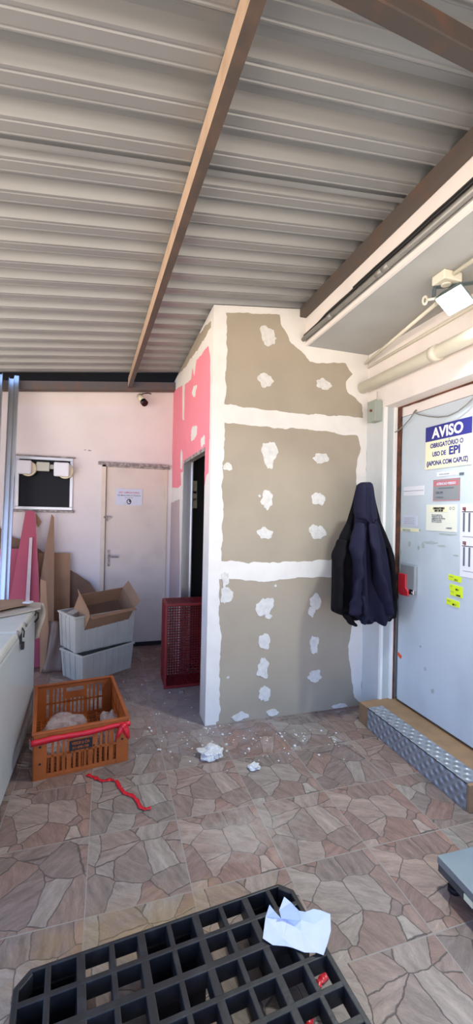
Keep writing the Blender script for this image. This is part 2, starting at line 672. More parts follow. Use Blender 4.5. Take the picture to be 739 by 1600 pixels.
# small nail hole marks
for u, v, r in ((133, 703, .012), (140, 704, .02)):
    p = at_y(u, v, YB)
    poly_fill(mb, [(q.x, YB, q.y) for q in blob(p.x, p.z, r, r*.4, u)], (0, -.0015, 0), 1)
wb = struct(mb.build('wall_back', ['backwall', 'greymetal']))

mb = MB()
mb.box((-1.95, 4.3, 0), (-1.8, 5.44, 3.02), 0)
struct(mb.build('wall_left_blocker', 'wallwhite'))  # unseen wall, added and kept short to limit daylight from the left

# window in the back wall
wn = struct(thing('window_1', None, None, (0, 0, 0)))
mb = MB()
t = .035
for lo, hi in (((WX0, YB-.02, WZ0), (WX1, YB+.05, WZ0+t)), ((WX0, YB-.02, WZ1-t), (WX1, YB+.05, WZ1)), ((WX0, YB-.02, WZ0+t), (WX0+t, YB+.05, WZ1-t)), ((WX1-t, YB-.02, WZ0+t), (WX1, YB+.05, WZ1-t))):
    mb.box(lo, hi)
mb.build('window_frame', 'alu', wn, bevel=.003)
mb = MB()
mb.box((WX0+t, YB+.02, WZ0+t), (WX1-t, YB+.028, WZ1-t))
mb.build('window_pane', 'glassdark', wn)
mb = MB()
mb.box((WX0-.04, YB-.035, WZ0-.03), (WX1+.02, YB, WZ0))
mb.box((WX0-.02, YB-.03, WZ1), (WX1+.02, YB, WZ1+.015))
mb.build('window_sill', 'greymetal', wn, bevel=.003)

# back door
dn = struct(thing('door_1', None, None))
mb = MB()
mb.box((DX0+.03, YB+.01, .015), (DX1-.01, YB+.05, DZ-.03))
mb.build('door_leaf', 'backdoor', dn, bevel=.004)
mb = MB()
mb.box((DX0-.025, YB-.02, 0), (DX0+.025, YB+.06, DZ))
mb.box((DX1-.012, YB-.012, 0), (DX1+.015, YB+.06, DZ))
mb.build('door_frame', 'doorframe', dn, bevel=.003)
mb = MB()
mb.box((DX0+.04, YB-.005, .005), (DX1-.02, YB+.012, .05))
mb.build('door_kick_strip', 'dark', dn)
mb = MB()
# corroded head flashing with a ragged lower lip
for k in range(20):
    xa = DX0-.07+k*(DX1-DX0+.10)/20
    xb = DX0-.07+(k+1)*(DX1-DX0+.10)/20
    d = random.uniform(-.004, .006)
    mb.box((xa, YB-.03+d*.5, DZ-.012+d), (xb, YB, DZ+.022+d*.5), 0)
mb.box((DX0-.02, YB-.02, DZ-.035), (DX1+.04, YB+.01, DZ-.012), 1)
mb.build('door_head_flashing', ['greymetal', 'greymetal'], dn)
mb = MB()
p = at_y(170, 872, YB)
mb.box((p.x-.014, YB+.004, p.z-.10), (p.x+.014, YB+.012, p.z+.10))
mb.tube([(p.x, YB-.01, p.z+.02), (p.x, YB-.055, p.z+.02), (p.x+.03, YB-.06, p.z+.02), (p.x+.12, YB-.055, p.z+.018)], .009, 8)
mb.tube([(p.x, YB-.02, p.z-.06), (p.x, YB-.008, p.z-.06)], .012, 10)
mb.build('door_handle', 'greymetal', dn, bevel=.002)
mb = MB()
p = at_y(166, 808, YB)
mb.box((p.x-.03, YB-.02, p.z-.012), (p.x+.055, YB+.012, p.z+.012))
mb.tube([(p.x+.01, YB-.025, p.z-.035), (p.x+.01, YB+.012, p.z-.035)], .011, 10)
mb.build('door_bolt', 'greymetal', dn, bevel=.002)

# paper notice on the back door
a = at_y(181, 763, YB); b = at_y(222, 790, YB)
nb = thing('paper_notice', 'small white notice with red heading taped on the beige back door', 'notice', (a.x, YB, b.z))
W_, H_ = b.x-a.x, a.z-b.z
mb = MB()
mb.box((0, .002, 0), (W_, .0085, H_))
mb.build('sheet', 'paper2', nb)
fr = Matrix(((1, 0, 0, 0), (0, 0, -1, .0015), (0, 1, 0, 0), (0, 0, 0, 1)))
text('lettering', 'USO OBRIGATORIO', .028, Matrix.Translation((W_/2, 0, H_*.72)) @ fr, 'redink', nb, .0006, align='CENTER')['label'] = 'faded red heading line'
text('lettering', 'DE MASCARA E TOUCA', .026, Matrix.Translation((W_/2, 0, H_*.55)) @ fr, 'greyink', nb, .0004, align='CENTER')
text('lettering', 'NO SETOR', .02, Matrix.Translation((W_/2, 0, H_*.42)) @ fr, 'greyink', nb, .0, align='CENTER')
mb = MB()
pts = [(W_/2+.028*math.cos(2*PI*k/18), .0015, H_*.22+.034*math.sin(2*PI*k/18)) for k in range(18)]
pin = [(W_/2-.002+.017*math.cos(2*PI*k/18), .0012, H_*.215+.022*math.sin(2*PI*k/18)) for k in range(18)]
mb.add(pts+pin, [(k, (k+1) % 18, 18+(k+1) % 18, 18+k) for k in range(18)])
mb.add([(W_/2-.004, .001, H_*.28), (W_/2+.02, .001, H_*.33), (W_/2+.024, .001, H_*.22), (W_/2+.004, .001, H_*.2)], [(0, 1, 2, 3)])
mb.build('emblem', 'blackink', nb, recalc=False)['label'] = 'small round black emblem'


# ---- partition front (board, bands and dabs of joint compound in one wall mesh)
def F(u, v):
    p = at_y(u, v, YF)
    return (p.x, p.z)


mb = MB()
TH = .09
ztl, ztr = roof_z(XB)-.004, roof_z(XW)-.004
XC = XB+TH
mb.hexa([(XC, YF, 0), (XW, YF, 0), (XW, YF+TH, 0), (XC, YF+TH, 0)], [(XC, YF, roof_z(XC)-.004), (XW, YF, ztr), (XW, YF+TH, ztr), (XC, YF+TH, roof_z(XC)-.004)], 0)


PK = [0]


def front_patch(pts2, mi=1, off=.0025):
    PK[0] += 1
    off = .0016+PK[0]*.00014
    poly_fill(mb, [(q[0], YF, q[1]) for q in pts2], (0, -off, 0), mi)


def rg(pts, amp=.014, step=.022, seed=1.0, clampx=None):
    q = ragged(pts, step, amp, seed)
    return [Vector((min(max(p.x, XB), XW), min(max(p.y, 0.0), roof_z(min(max(p.x, XB), XW))-.006))) for p in q]


# corner band
front_patch(rg([(XB-.02, -.01), F(342, 1126), F(345, 1000), F(341, 905), F(346, 880), F(348, 760), F(350, 700), F(352, 640), F(354, 560), F(354, 500), (.86, 3.4), (XB-.02, 3.4)], .015, seed=2.2))
# top band
front_patch(rg([(XB, 3.40), F(352, 489), F(400, 490), F(436, 492), F(440, 506), F(452, 532), F(470, 548), F(482, 562), (XW, 3.14), (XW, 3.5)], .014, seed=5.1))
# corner round the slab and pipe
front_patch(rg([F(470, 545), F(484, 566), F(540, 568), F(551, 585), F(540, 597), F(543, 612), F(566, 632), F(568, 655), (XW, 2.40), (XW, 3.2), F(480, 535)], .014, seed=8.3))
# horizontal joint bands
front_patch(rg([(XB+.02, 2.545), (1.2, 2.525), (1.6, 2.53), (XW, 2.545), (XW, 2.38), (1.9, 2.375), (1.75, 2.40), (1.3, 2.39), (XB+.02, 2.40)], .014, seed=3.7), off=.003)
front_patch(rg([(XB+.02, 1.295), (1.3, 1.275), (1.8, 1.29), (XW, 1.27), (XW, 1.13), (1.6, 1.15), (1.25, 1.115), (1.0, 1.15), (XB+.02, 1.15)], .014, seed=4.4), off=.003)
# band beside the cold room
front_patch(rg([(XW, 2.5), F(558, 672), F(563, 700), F(556, 730), F(557, 760), F(548, 900), F(551, 975), F(544, 1010), F(548, 1050), F(553, 1090), (XW, .02)], .010, seed=6.6), off=.0028)
DABS = [(418.5, 527, 14, 15), (414.7, 594.5, 11, 11), (505.6, 601, 10.5, 8.5), (421, 706, 11, 17), (421, 722, 6, 10), (417.5, 781, 10, 12), (414, 834, 11, 8.5), (501, 715.5, 11.5, 8.5), (497.5, 779.5, 10, 9), (494.7, 830, 12.5, 11), (413, 947, 12, 14), (419, 963, 5, 4), (413, 1002, 9.5, 11), (410.5, 1045, 9, 15), (413, 1084, 9, 12), (493, 940, 8.5, 12), (487, 955, 4.5, 9), (491, 1005, 8, 13), (490, 1056, 10, 9.5), (353, 929, 9, 12), (352, 905, 6, 12), (376, 1119, 12, 6), (426, 1114, 10, 5), (531, 1103, 11, 4), (353, 935, 5, 6), (405, 775, 2, 2), (356, 1058, 2, 2), (430, 915, 2, 2), (356, 730, 8, 6)]
for i, (u, v, ru, rv) in enumerate(DABS):
    cx, cz = F(u, v)
    x1, _ = F(u+ru, v)
    _, z1 = F(u, v-rv)
    pts = blob(cx, cz, abs(x1-cx), abs(z1-cz), i*1.37+.5)
    front_patch([(min(max(p.x, XB), XW), max(p.y, .004)) for p in pts], 2, .004)
struct(mb.build('wall_partition_front', ['board', 'plaster', 'spot'], recalc=False))


# ---- partition left side with the door opening
def S(u, v):
    p = at_x(u, v, XB)
    return (p.y, p.z)


OY0, OY1, OZ = 3.40, 4.42, 2.22
mb = MB()
zt = roof_z(XB)-.004
for a, b, c, d in ((YF, OY0, 0, zt), (OY0, OY1, OZ, zt), (OY1, YB, 0, zt)):
    mb.box((XB, a, c), (XB+TH, b, d), 0)


def side_patch(pts2, mi, off):
    q = [(min(max(p[0], YF), YB), min(max(p[1], 0), zt-.002)) for p in pts2]
    PK[0] += 1
    off = off-.002+(PK[0]-30)*.0002
    poly_fill(mb, [(XB, a, b) for a, b in q], (-off, 0, 0), mi)


def z4(x, y):
    return S(230+x/2.32, 460+y/2.32)


pk = [z4(*p) for p in ((91, 700), (92, 352), (104, 346), (116, 336), (127, 330), (128, 455), (134, 455), (137, 328), (160, 306), (165, 268), (171, 300), (180, 236), (200, 216), (222, 186), (229, 230), (229, 300), (227, 420), (226, 520), (224, 600), (222, 645), (215, 655))]
pk += [(OY0-.004, 1.9), (OY0-.004, OZ+.003), (OY1+.003, OZ+.003)]
pk += [z4(*p) for p in ((131, 640), (122, 645), (123, 690), (112, 702))]
side_patch(ragged(pk, .03, .012, 3.3), 1, .003)
for i, (x, y, rx, ry) in enumerate(((170, 502, 10, 26), (203, 532, 7, 18), (172, 352, 7, 20), (125, 600, 4, 30))):
    a = z4(x, y); b = z4(x+rx, y); c = z4(x, y-ry)
    side_patch(blob(a[0], a[1], abs(b[0]-a[0]), abs(c[1]-a[1]), i+4.2), 0, .0045)
tn = [z4(*p) for p in ((102, 300), (106, 268), (150, 210), (178, 158), (200, 130), (231, 98), (231, 120), (204, 165), (180, 205), (160, 230), (140, 262))]
side_patch(ragged(tn, .03, .02, 9.1), 2, .003)
tn2 = [z4(*p) for p in ((85, 758), (118, 742), (117, 850), (119, 1000))] + [(OY1+.08, .02), (5.12, .02), z4(74, 1090)]
side_patch(ragged(tn2, .04, .010, 5.7), 3, .003)
struct(mb.build('wall_partition_side', ['plaster', 'pinkboard', 'board', 'lilacboard'], recalc=False))

# galvanised stud round the opening
mb = MB()
for x0, x1, y0, y1 in ((XB-.006, XB+TH+.004, OY1-.001, OY1+.0015), ):
    pass
mb.box((XB-.008, OY1-.032, 0), (XB+.004, OY1+.004, OZ), 0)
mb.box((XB+.004, OY1-.014, 0), (XB+TH, OY1-.004, OZ), 0)
mb.box((XB+TH-.006, OY1-.05, 0), (XB+TH+.004, OY1-.004, OZ), 0)
mb.box((XB-.006, OY0, OZ-.03), (XB+.002, OY1, OZ+.002), 1)
mb.box((XB+.002, OY0, OZ-.008), (XB+TH, OY1, OZ), 1)
mb.box((XB+.0, OY0, 0), (XB+TH, OY0+.004, OZ), 0)
struct(mb.build('trim_opening_stud', ['galv', 'greymetal']))

# white switch boxes inside the dark room
p = at_x(302, 762, .95)
for i, (v, h) in enumerate(((761, .17), (774, .12), (786, .12))):
    q = at_y(301, v, 4.62)
    sw = MB()
    w_, hh = .05, h*.5
    sw.box((q.x-w_, 4.62, q.z-hh*.95), (q.x+w_, 4.68, q.z+hh*.85))
    sw.box((q.x-w_*.6, 4.612, q.z-hh*.5), (q.x+w_*.6, 4.62, q.z+hh*.4))
    o = sw.build('switch_box', 'camwhite', bevel=.01)
    tag(o, ['cream switch box inside the dark doorway, topmost of three', 'cream switch box inside the dark doorway, middle of three', 'cream switch box inside the dark doorway, lowest of three'][i], 'switch', 'switch boxes inside the doorway')
# panel those boxes are screwed to (inner return wall)
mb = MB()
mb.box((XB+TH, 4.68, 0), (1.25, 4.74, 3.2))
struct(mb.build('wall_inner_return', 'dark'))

# ---- right wall, header, jamb
mb = MB()
ZH = 2.59
mb.box((XW, -1.0, ZH), (3.0, 5.4, 3.5), 0)
mb.box((XW, 2.97, 0), (3.0, 5.4, ZH), 1)
mb.box((2.62, .2, 0), (3.0, 2.97, ZH), 0)
struct(mb.build('wall_right', ['wallwhite', 'jamb']))
mb = MB()
mb.box((XW+.004, 2.955, .155), (XW+.03, 2.97, ZH-.001), 1)
mb.box((XW+.03, 2.960, .155), (XD-.035, 2.97, ZH-.001), 0)
mb.box((XD-.035, 2.94, .155), (XD-.012, 2.97, ZH-.001), 1)
struct(mb.build('trim_jamb', ['jamb2', 'white']))
mb = MB()
# rusty gap strip between jamb and leaf, waving edge
n = 40
pts = []
for k in range(n+1):
    z = .16+(ZH-.16)*k/n
    pts.append((XD-.006, 2.945, z))
for k in range(n, -1, -1):
    z = .16+(ZH-.16)*k/n
    pts.append((XD-.006, 2.895+.008*noise.noise(Vector((0, 0, z*9))) + (.03 if z < 1.0 else 0), z))
poly_fill(mb, pts, (-.003, 0, 0), 0)
# rusty line under the header
poly_fill(mb, [(XD-.004, 2.94-(2.94-1.2)*k/30, ZH) for k in range(31)]+[(XD-.004, 2.94-(2.94-1.2)*k/30, ZH-.012-.012*abs(noise.noise(Vector((k*.9, 0, 0))))) for k in range(30, -1, -1)], (-.002, 0, 0), 0)
struct(mb.build('trim_rusty_gap', ['rustgap'], recalc=False))

# slab overhang above (marquee) and its fascia
mb = MB()
mb.box((1.56, -1.0, 3.10), (XW, YF, 3.16), 0)
mb.box((1.56, -1.0, 3.16), (1.62, YF, 3.41), 1)
mb.box((1.555, -1.0, 3.095), (1.575, YF, 3.125), 1)
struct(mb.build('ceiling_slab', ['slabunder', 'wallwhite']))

# cold-room door leaf with its own stains
dr = struct(thing('door_2', None, None))
mb = MB()
mb.box((XD, 1.2, .175), (XD+.10, 2.90, 2.50), 0)
mb.build('door_leaf', ['coldoor'], dr, bevel=.006)
mb = MB()
mb.box((XD+.004, 1.2, 2.503), (XD+.10, 2.93, ZH), 0)
mb.build('door_head_panel', 'wallwhite', dr)


def D(u, v, x=XD):
    p = at_x(u, v, x)
    return (p.y, p.z)


mb = MB()
mb2 = []
for i, (u, v, ru, rv, ) in enumerate(((620, 838, 3, 20), (622, 862, 4, 12), (618, 940, 5, 30), (640, 850, 2, 4), (673, 848, 10, 2.2), (690, 853, 6, 1.6), (700, 835, 14, 1.5), (643, 828, 14, 2.0), (712, 868, 5, 1.2), (661, 852, 2, 5), (654, 856, 1.5, 3), (664, 1045, 2, 3), (676, 1080, 2.5, 4), (657, 1010, 1.5, 2))):
    a = D(u, v)
    b = D(u+ru, v)
    c = D(u, v-rv)
    poly_fill(mb, [(XD, min(q.x, 2.898), q.y) for q in blob(a[0], a[1], abs(b[0]-a[0]), abs(c[1]-a[1]), i*2.1+.3)], (-.0008, 0, 0), 0)
mb.build('dirt_marks', 'doorstain', dr, recalc=False)

# step with checker plate
st = struct(thing('trim_step', None, None))
mb = MB()
mb.box((1.995, 1.87, 0), (XD+.12, 2.965, .158))
mb.build('step_block', 'stepst', st, bevel=.004)
mb = MB()
mb.box((1.989, 1.89, .002), (1.995, 2.84, .164), 0)
mb.box((1.989, 1.89, .158), (2.125, 2.84, .165), 0)
mb.build('checker_plate', 'checker', st)

# ---- roof sheets: trapezoidal ribs running down the slope
def roof(name, x0, x1, y0, y1, dz=0.0, m='steel_roof', lap=True):
    mb = MB()
    prof = []
    k0 = int(math.floor((y0-1.37)/.2))
    y = 1.37+k0*.2
    while y < y1+.2:
        for dy, h in ((0.0, .055), (.025, 0), (.036, 0), (.040, .004), (.046, .004), (.050, 0), (.094, 0), (.098, .003), (.103, .003), (.107, 0), (.112, 0), (.124, .055), (.155, .055), (.159, .051), (.165, .051), (.169, .055)):
            yy = y+dy
            if y0 <= yy <= y1:
                prof.append((yy, h))
        y += .2
    grid = []
    nx = 8
    for i in range(nx+1):
        x = x0+(x1-x0)*i/nx
        grid.append([(x, yy, roof_z(x)+h+dz) for yy, h in prof])
    mb.sheet(grid, 0, False)
    return mb.build(name, m, recalc=False, solid=.0015)


struct(roof('ceiling', -1.9, 1.62, -1.2, 4.90))
struct(roof('ceiling_rear', -1.9, 1.62, 4.86, 5.7, .22))
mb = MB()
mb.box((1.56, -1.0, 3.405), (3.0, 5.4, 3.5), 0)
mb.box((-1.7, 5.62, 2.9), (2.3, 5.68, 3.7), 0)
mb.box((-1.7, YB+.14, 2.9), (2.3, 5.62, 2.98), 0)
struct(mb.build('ceiling_dark_closure', ['dark']))  # near-black boxes added to shut out world light and stand for unlit space
# lap joint of two sheets
mb = MB()
grid = [[(x, 1.905, roof_z(x)-.001), (x, 1.925, roof_z(x)-.005), (x, 1.935, roof_z(x)-.005)] for x in (-1.9, 0, 1.5)]
mb.sheet(grid, 0, False)
struct(mb.build('trim_sheet_lap', 'steel_roof', recalc=False, solid=.001))


# purlins
def cbeam(name, a, b, w_, h, mats, label, cat='beam', dark_bottom=True, group=None):
    """open channel section from a to b (points on the lower left edge), web on the left side"""
    mb = MB()
    a = Vector(a); b = Vector(b)
    d = (b-a).normalized()
    side = Vector((d.y, -d.x, 0)).normalized()
    up = Vector((0, 0, 1))
    t_ = .005
    sec = [(0, 0), (w_, 0), (w_, .018), (w_-t_, .018), (w_-t_, t_), (t_, t_), (t_, h-t_), (w_-t_, h-t_), (w_-t_, h-.018), (w_, h-.018), (w_, h), (0, h)]
    vs = []
    for p in (a, b):
        for s_, z_ in sec:
            vs.append(p+side*s_+up*z_)
    n = len(sec)
    fs = [(i, (i+1) % n, n+(i+1) % n, n+i) for i in range(n)]
    mb.add(vs, fs)
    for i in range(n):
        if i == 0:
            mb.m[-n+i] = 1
    mb.add(vs[:n], [tuple(range(n))])
    mb.add(vs[n:], [tuple(range(n))])
    o = mb.build(name, mats)
    return tag(o, label, cat, group)


cbeam('roof_purlin', (.40, .2, roof_z(.38)-.112), (.190, 5.12, roof_z(.19)-.112), .045, .108, ['purlin', 'purlin_dark'], 'tan and brown steel channel running down the middle of the metal roof')
cbeam('roof_purlin', (1.50, -1.0, 3.332), (1.50, YF-.005, 3.332), .055, .074, ['rust', 'rust'], 'dark brown steel channel along the white fascia above the cold room')
mb = MB()
# rafter crossing near the top right corner
A0, A1 = Vector((-1.8, .72, roof_z(-1.8)-.235)), Vector((1.5, 1.205, roof_z(1.5)-.235))
A0.z = roof_z(-1.8)-.20
A1.z = roof_z(1.5)-.13
dirv = (A1-A0).normalized()
sd = Vector((-dirv.y, dirv.x, 0)).normalized()
w2 = .055
mb.hexa([A0, A1, A1-sd*w2, A0-sd*w2], [A0+Vector((0, 0, .07)), A1+Vector((0, 0, .07)), A1-sd*w2+Vector((0, 0, .07)), A0-sd*w2+Vector((0, 0, .07))])
tag(mb.build('roof_rafter', 'rafter', bevel=.004), 'rusty brown steel rafter crossing the top right corner under the roof', 'beam')
mb = MB()
def zl_(x):
    return 3.100+.100*x


x0_, x1_ = -1.6, XB-.004
mb.hexa([(x0_, 5.14, zl_(x0_)), (x1_, 5.14, zl_(x1_)), (x1_, 5.25, zl_(x1_)), (x0_, 5.25, zl_(x0_))], [(x0_, 5.14, zl_(x0_)+.095), (x1_, 5.14, zl_(x1_)+.095), (x1_, 5.25, zl_(x1_)+.095), (x0_, 5.25, zl_(x0_)+.095)])
struct(mb.build('trim_wall_plate', 'rust', bevel=.003))

# pipes
def along(xc, z, y0, y1, r, name, m, label, couple=(), parent=None, seg=16, dz=0.0):
    mb = MB()
    mb.tube([(xc, y0, z), (xc, (y0+y1)/2, z+dz/2), (xc, y1, z+dz)], r, seg)
    for y in couple:
        mb.tube([(xc, y-.03, z), (xc, y+.03, z)], r*1.14, seg)
    return tag(mb.build(name, m), label, 'pipe')


along(XW-.062, 2.80, .8, 3.19, .048, 'drain_pipe', 'pvc', 'thick cream drain pipe running along the wall above the cold-room door', (2.33,))
along(1.535, 3.148, .8, 3.195, .018, 'conduit', 'conduit', 'grey metal conduit along the lower edge of the white fascia', (2.1, 2.16, 2.75))
mb = MB()
pts = [(1.545, .9+i*.12, 3.186+.006*noise.noise(Vector((i*.5, 0, 0)))) for i in range(17)]+[(1.545, 2.95, 3.172), (1.543, 3.19, 3.168)]
pts = [(a_, b_, c_+.012) for a_, b_, c_ in pts]
mb.tube(pts, .010, 8)
mb.tube([(p[0]-.002, p[1], p[2]+.016) for p in pts[:14]], .006, 6)
tag(mb.build('cable_bundle', 'cableblk'), 'black cable bundle lying above the grey conduit on the fascia', 'cable')
# thin double conduits in the corner under the slab
mb = MB()
mb.tube([at_z(682, 474, 3.072), at_y(571, 568, 3.185)], .013, 10)
tag(mb.build('thin_conduit', 'pvc'), 'thin cream conduit high in the corner under the slab, upper of two', 'pipe')
mb = MB()
mb.tube([(XW-.014, .8, 3.035), (XW-.014, 3.18, 2.985)], .011, 10)
tag(mb.build('thin_conduit', 'pvc'), 'thin cream conduit just below another under the slab, lower of two', 'pipe')

# junction box
jb = thing('junction_box', 'grey green plastic junction box on the corner above the jackets', 'electrical box', (0, 0, 0))
mb = MB()
jt_, jb_ = at_y(590, 625, 2.98).z, at_y(590, 657, 2.98).z
jx, jy0, jy1 = 2.112, 2.985, 3.085
mb.box((jx, jy0, jb_), (XW-.002, jy1, jt_))
mb.tube([(XW-.02, jy0+.05, jt_), (XW-.02, jy0+.05, jt_+.09)], .003, 6)
mb.build('box_body', 'greybox', jb, bevel=.006)
mb = MB()
mb.box((jx-.012, jy0-.006, jb_-.005), (jx, jy1+.006, jt_+.005))
mb.build('box_cover', 'greybox', jb, bevel=.004)
mb = MB()
mb.tube([(jx-.012, jy0+.045, (jt_+jb_)/2+.005), (jx-.024, jy0+.045, (jt_+jb_)/2+.005)], .011, 12)
mb.build('knob', 'rustgap', jb)['label'] = 'small dark red button'


# ================================================================== THINGS ON THE COLD-ROOM DOOR
DM = Matrix(((0, 0, -1, 0), (-1, 0, 0, 0), (0, 1, 0, 0), (0, 0, 0, 1)))   # local x -> -Y, y -> +Z, z -> -X


def door_rect(name, tl, br, m, label, cat, th=.0015, group=None, bl=None, x=XD, tr=None):
    """flat sheet stuck on the leaf; returns (empty, width, height). Local origin = lower left seen from the room"""
    a = D(*tl)
    b = D(*br)
    zl = D(*bl)[1] if bl else b[1]
    W_ = a[0]-b[0]
    H_ = ((a[1]-zl)+((D(*tr)[1]-b[1]) if tr else (a[1]-zl)))/2
    e = thing(name, label, cat, (x, a[0], (zl+b[1])/2), 0, group)
    mb = MB()
    mb.box((-th-.0005, -W_, 0), (.0, 0, H_))
    mb.build('panel', m, e)
    return e, W_, H_


def dl(e, s, size, x, y, m, bold=0, xs=1.0, off=.0035, align='LEFT', label=None, fit=None):
    o = text('lettering', s, size, Matrix.Translation((-off, -x, y)) @ DM, m, e, bold, xs, .0003, align, fit)
    if label:
        o['label'] = label
    return o


def dbar(e, x0, y0, x1, y1, m, name='printed_band', off=.0028, label=None):
    mb = MB()
    mb.box((-off, -x1, y0), (-.0015, -x0, y1))
    o = mb.build(name, m, e)
    if label:
        o['label'] = label
    return o


e, W_, H_ = door_rect('warning_sign', (666, 669), (737, 725.5), 'cream', 'cream safety sign with blue AVISO header on the cold-room door', 'sign', .003, bl=(665.5, 734), tr=(738, 650))
dbar(e, 0, H_*.655, W_, H_, 'navyink', off=.0042)
dl(e, 'AVISO', H_*.33, W_*.5, H_*.715, 'white', .0035, 1, .0052, 'CENTER', 'white letters on the blue band', W_*.68)
o = dl(e, 'OBRIGATORIO O', H_*.145, W_*.48, H_*.49, 'navyink', .0016, 1, .0045, 'CENTER', None, W_*.72)
xa_ = W_*.12+W_*.72*.578
mb = MB()
mb.prism([(-.0042, -(xa_-.004), H_*.605), (-.0042, -(xa_+.002), H_*.605), (-.0042, -(xa_+.012), H_*.638), (-.0042, -(xa_+.004), H_*.638)], (-.0007, 0, 0))
mb.build('accent_mark', 'navyink', e)
dl(e, 'USO DE', H_*.145, W_*.17, H_*.29, 'navyink', .0016, 1, .0045, 'LEFT', None, W_*.31)
dl(e, 'EPI', H_*.25, W_*.54, H_*.28, 'navyink', .0030, 1, .0045, 'LEFT', None, W_*.23)
dl(e, '(JAPONA COM CAPUZ)', H_*.145, W_*.49, H_*.085, 'navyink', .0016, 1, .0045, 'CENTER', None, W_*.90)

e, W_, H_ = door_rect('name_label', (683, 738.5), (715.5, 741.5), 'paper', 'narrow white strip label just under the big AVISO sign', 'label', .001)
dl(e, 'SETOR DE CONGELADOS', H_*.35, W_*.12, H_*.35, 'greyink', 0, .8)
e, W_, H_ = door_rect('small_tag', (718, 738.5), (725, 741.8), 'greyink', 'tiny dark grey tag under the right half of the AVISO sign', 'label', .002)
e, W_, H_ = door_rect('framed_notice', (677.5, 750.5), (718.5, 781.8), 'handlegrey', 'grey laminated notice with a faded red heading band', 'sign', .002, bl=(677, 782.5), tr=(718.5, 746))
dbar(e, W_*.03, H_*.68, W_*.95, H_*.93, 'redink')
dl(e, 'ATENCAO PERIGO', H_*.15, W_*.5, H_*.74, 'paper2', .001, .9, .0035, 'CENTER')
dl(e, 'NAO ENTRE SEM JAPONA', H_*.08, W_*.5, H_*.56, 'greyink', 0, 1, .0035, 'CENTER')
dl(e, 'USE EPI', H_*.13, W_*.10, H_*.34, 'greyink', .001, 1.1)
dl(e, 'CAMARA', H_*.11, W_*.10, H_*.12, 'greyink', 0, 1.1)
for a in ((0, 0, 1, .03), (0, .97, 1, 1), (0, 0, .02, 1), (.98, 0, 1, 1)):
    dbar(e, W_*a[0], H_*a[1], W_*a[2], H_*a[3], 'redink', 'border')
e, W_, H_ = door_rect('work_notice', (666.5, 788.5), (713.5, 830.5), 'creamlt', 'pale notice with black and yellow heading and a small text block', 'sign', .0015, bl=(665.5, 829.5), tr=(714, 788.5))
dbar(e, W_*.13, H_*.72, W_*.72, H_*.92, 'cream')
dl(e, 'OBRIGATORIO', H_*.095, W_*.43, H_*.83, 'blackink', .0015, .9, .0035, 'CENTER')
dl(e, 'USO DE EPI', H_*.095, W_*.43, H_*.74, 'blackink', .0015, .9, .0035, 'CENTER')
for k, s in enumerate(('Para sua seguranca e', 'obrigatorio o uso dos', 'equipamentos de protecao', 'individual em todo o', 'setor da camara fria.')):
    dl(e, s, H_*.068, W_*.2, H_*(.59-.065*k), 'greyink', .0004, .92)
dl(e, 'A GERENCIA', H_*.06, W_*.68, H_*.11, 'greyink', .0006, .8)
mb = MB()
for cx_, cy_, r_ in ((.80, .86, .05), (.90, .86, .055)):
    pts = [Vector((-.003, -(W_*cx_+H_*r_*math.cos(2*PI*k/16)), H_*(cy_+r_*math.sin(2*PI*k/16)))) for k in range(16)]
    pin = [Vector((-.003, -(W_*cx_+H_*r_*.75*math.cos(2*PI*k/16)), H_*(cy_+r_*.75*math.sin(2*PI*k/16)))) for k in range(16)]
    mb.add(pts+pin, [(k, (k+1) % 16, 16+(k+1) % 16, 16+k) for k in range(16)])
mb.build('emblem', 'greyink', e, recalc=False)
for i, (t_, b_) in enumerate(((788.5, 841.5), (843.5, 897))):
    lab = ['white printed list with a logo at the door edge, upper of two', 'white printed list with a logo at the door edge, lower of two'][i]
    e, W_, H_ = door_rect('price_list', (719.7, t_), (768, b_+16), 'paper', lab, 'paper', .001+.0005*i, 'printed lists on the cold-room door', bl=(720, b_), tr=(768, t_-3))
    for q in range(2):
        o = dl(e, 'SJ', H_*.10, W_*.08, H_*.84, 'redink' if q == 0 else 'blackink', .002 if q == 0 else .0005, 1.5, .002+.0006*q)
    dbar(e, W_*.06, H_*.785, W_*.95, H_*.805, 'blackink')
    for q in range(5):
        dbar(e, W_*(.10+.18*q), H_*.28, W_*(.16+.18*q), H_*.77, 'greyink', 'printed_column')
    dbar(e, W_*.1, H_*.15, W_*.7, H_*.16, 'greyink')
for i, (x0, y0, x1, y1, lab, rows) in enumerate(((700.6, 897, 720.8, 907, 'fluorescent yellow label, topmost on the cold-room door', 1), (702.5, 912.5, 722.8, 922, 'fluorescent yellow label, second from the top on the cold-room door', 1), (703.5, 921, 722.8, 931, 'fluorescent yellow label with handwriting, third from the top', 2), (697.8, 935, 717.8, 945.5, 'fluorescent yellow label, lowest on the cold-room door', 1))):
    e, W_, H_ = door_rect('yellow_label', (x0, y0), (x1, y1+2), 'yellow', lab, 'label', .001+.0006*i, 'fluorescent labels on the cold-room door', bl=(x0, y1-1), tr=(x1, y0+3))
    e.rotation_euler = (R(3), 0, 0)
    dl(e, ['VALIDADE', 'LOTE', 'F F Z R', 'LOTE 12'][i], H_*.26, W_*.08, H_*.55, 'greyink', .0, .8, .0045)
    dl(e, ['12 1', '08 1', '10/08', '09 1'][i], H_*.38, W_*.5, H_*.15, 'blackink', .001, 1.1, .0045)
e, W_, H_ = door_rect('white_label', (631, 761), (662.5, 773.5), 'paper', 'wide white blank label at the upper left of the cold-room door', 'label', .001)
dbar(e, W_*.02, H_*.5, W_*.98, H_*.53, 'greyink')
e, W_, H_ = door_rect('faded_sheet', (629, 805), (651.5, 822), 'paper2', 'faded bluish paper remnant left of the pale notice', 'paper', .001)
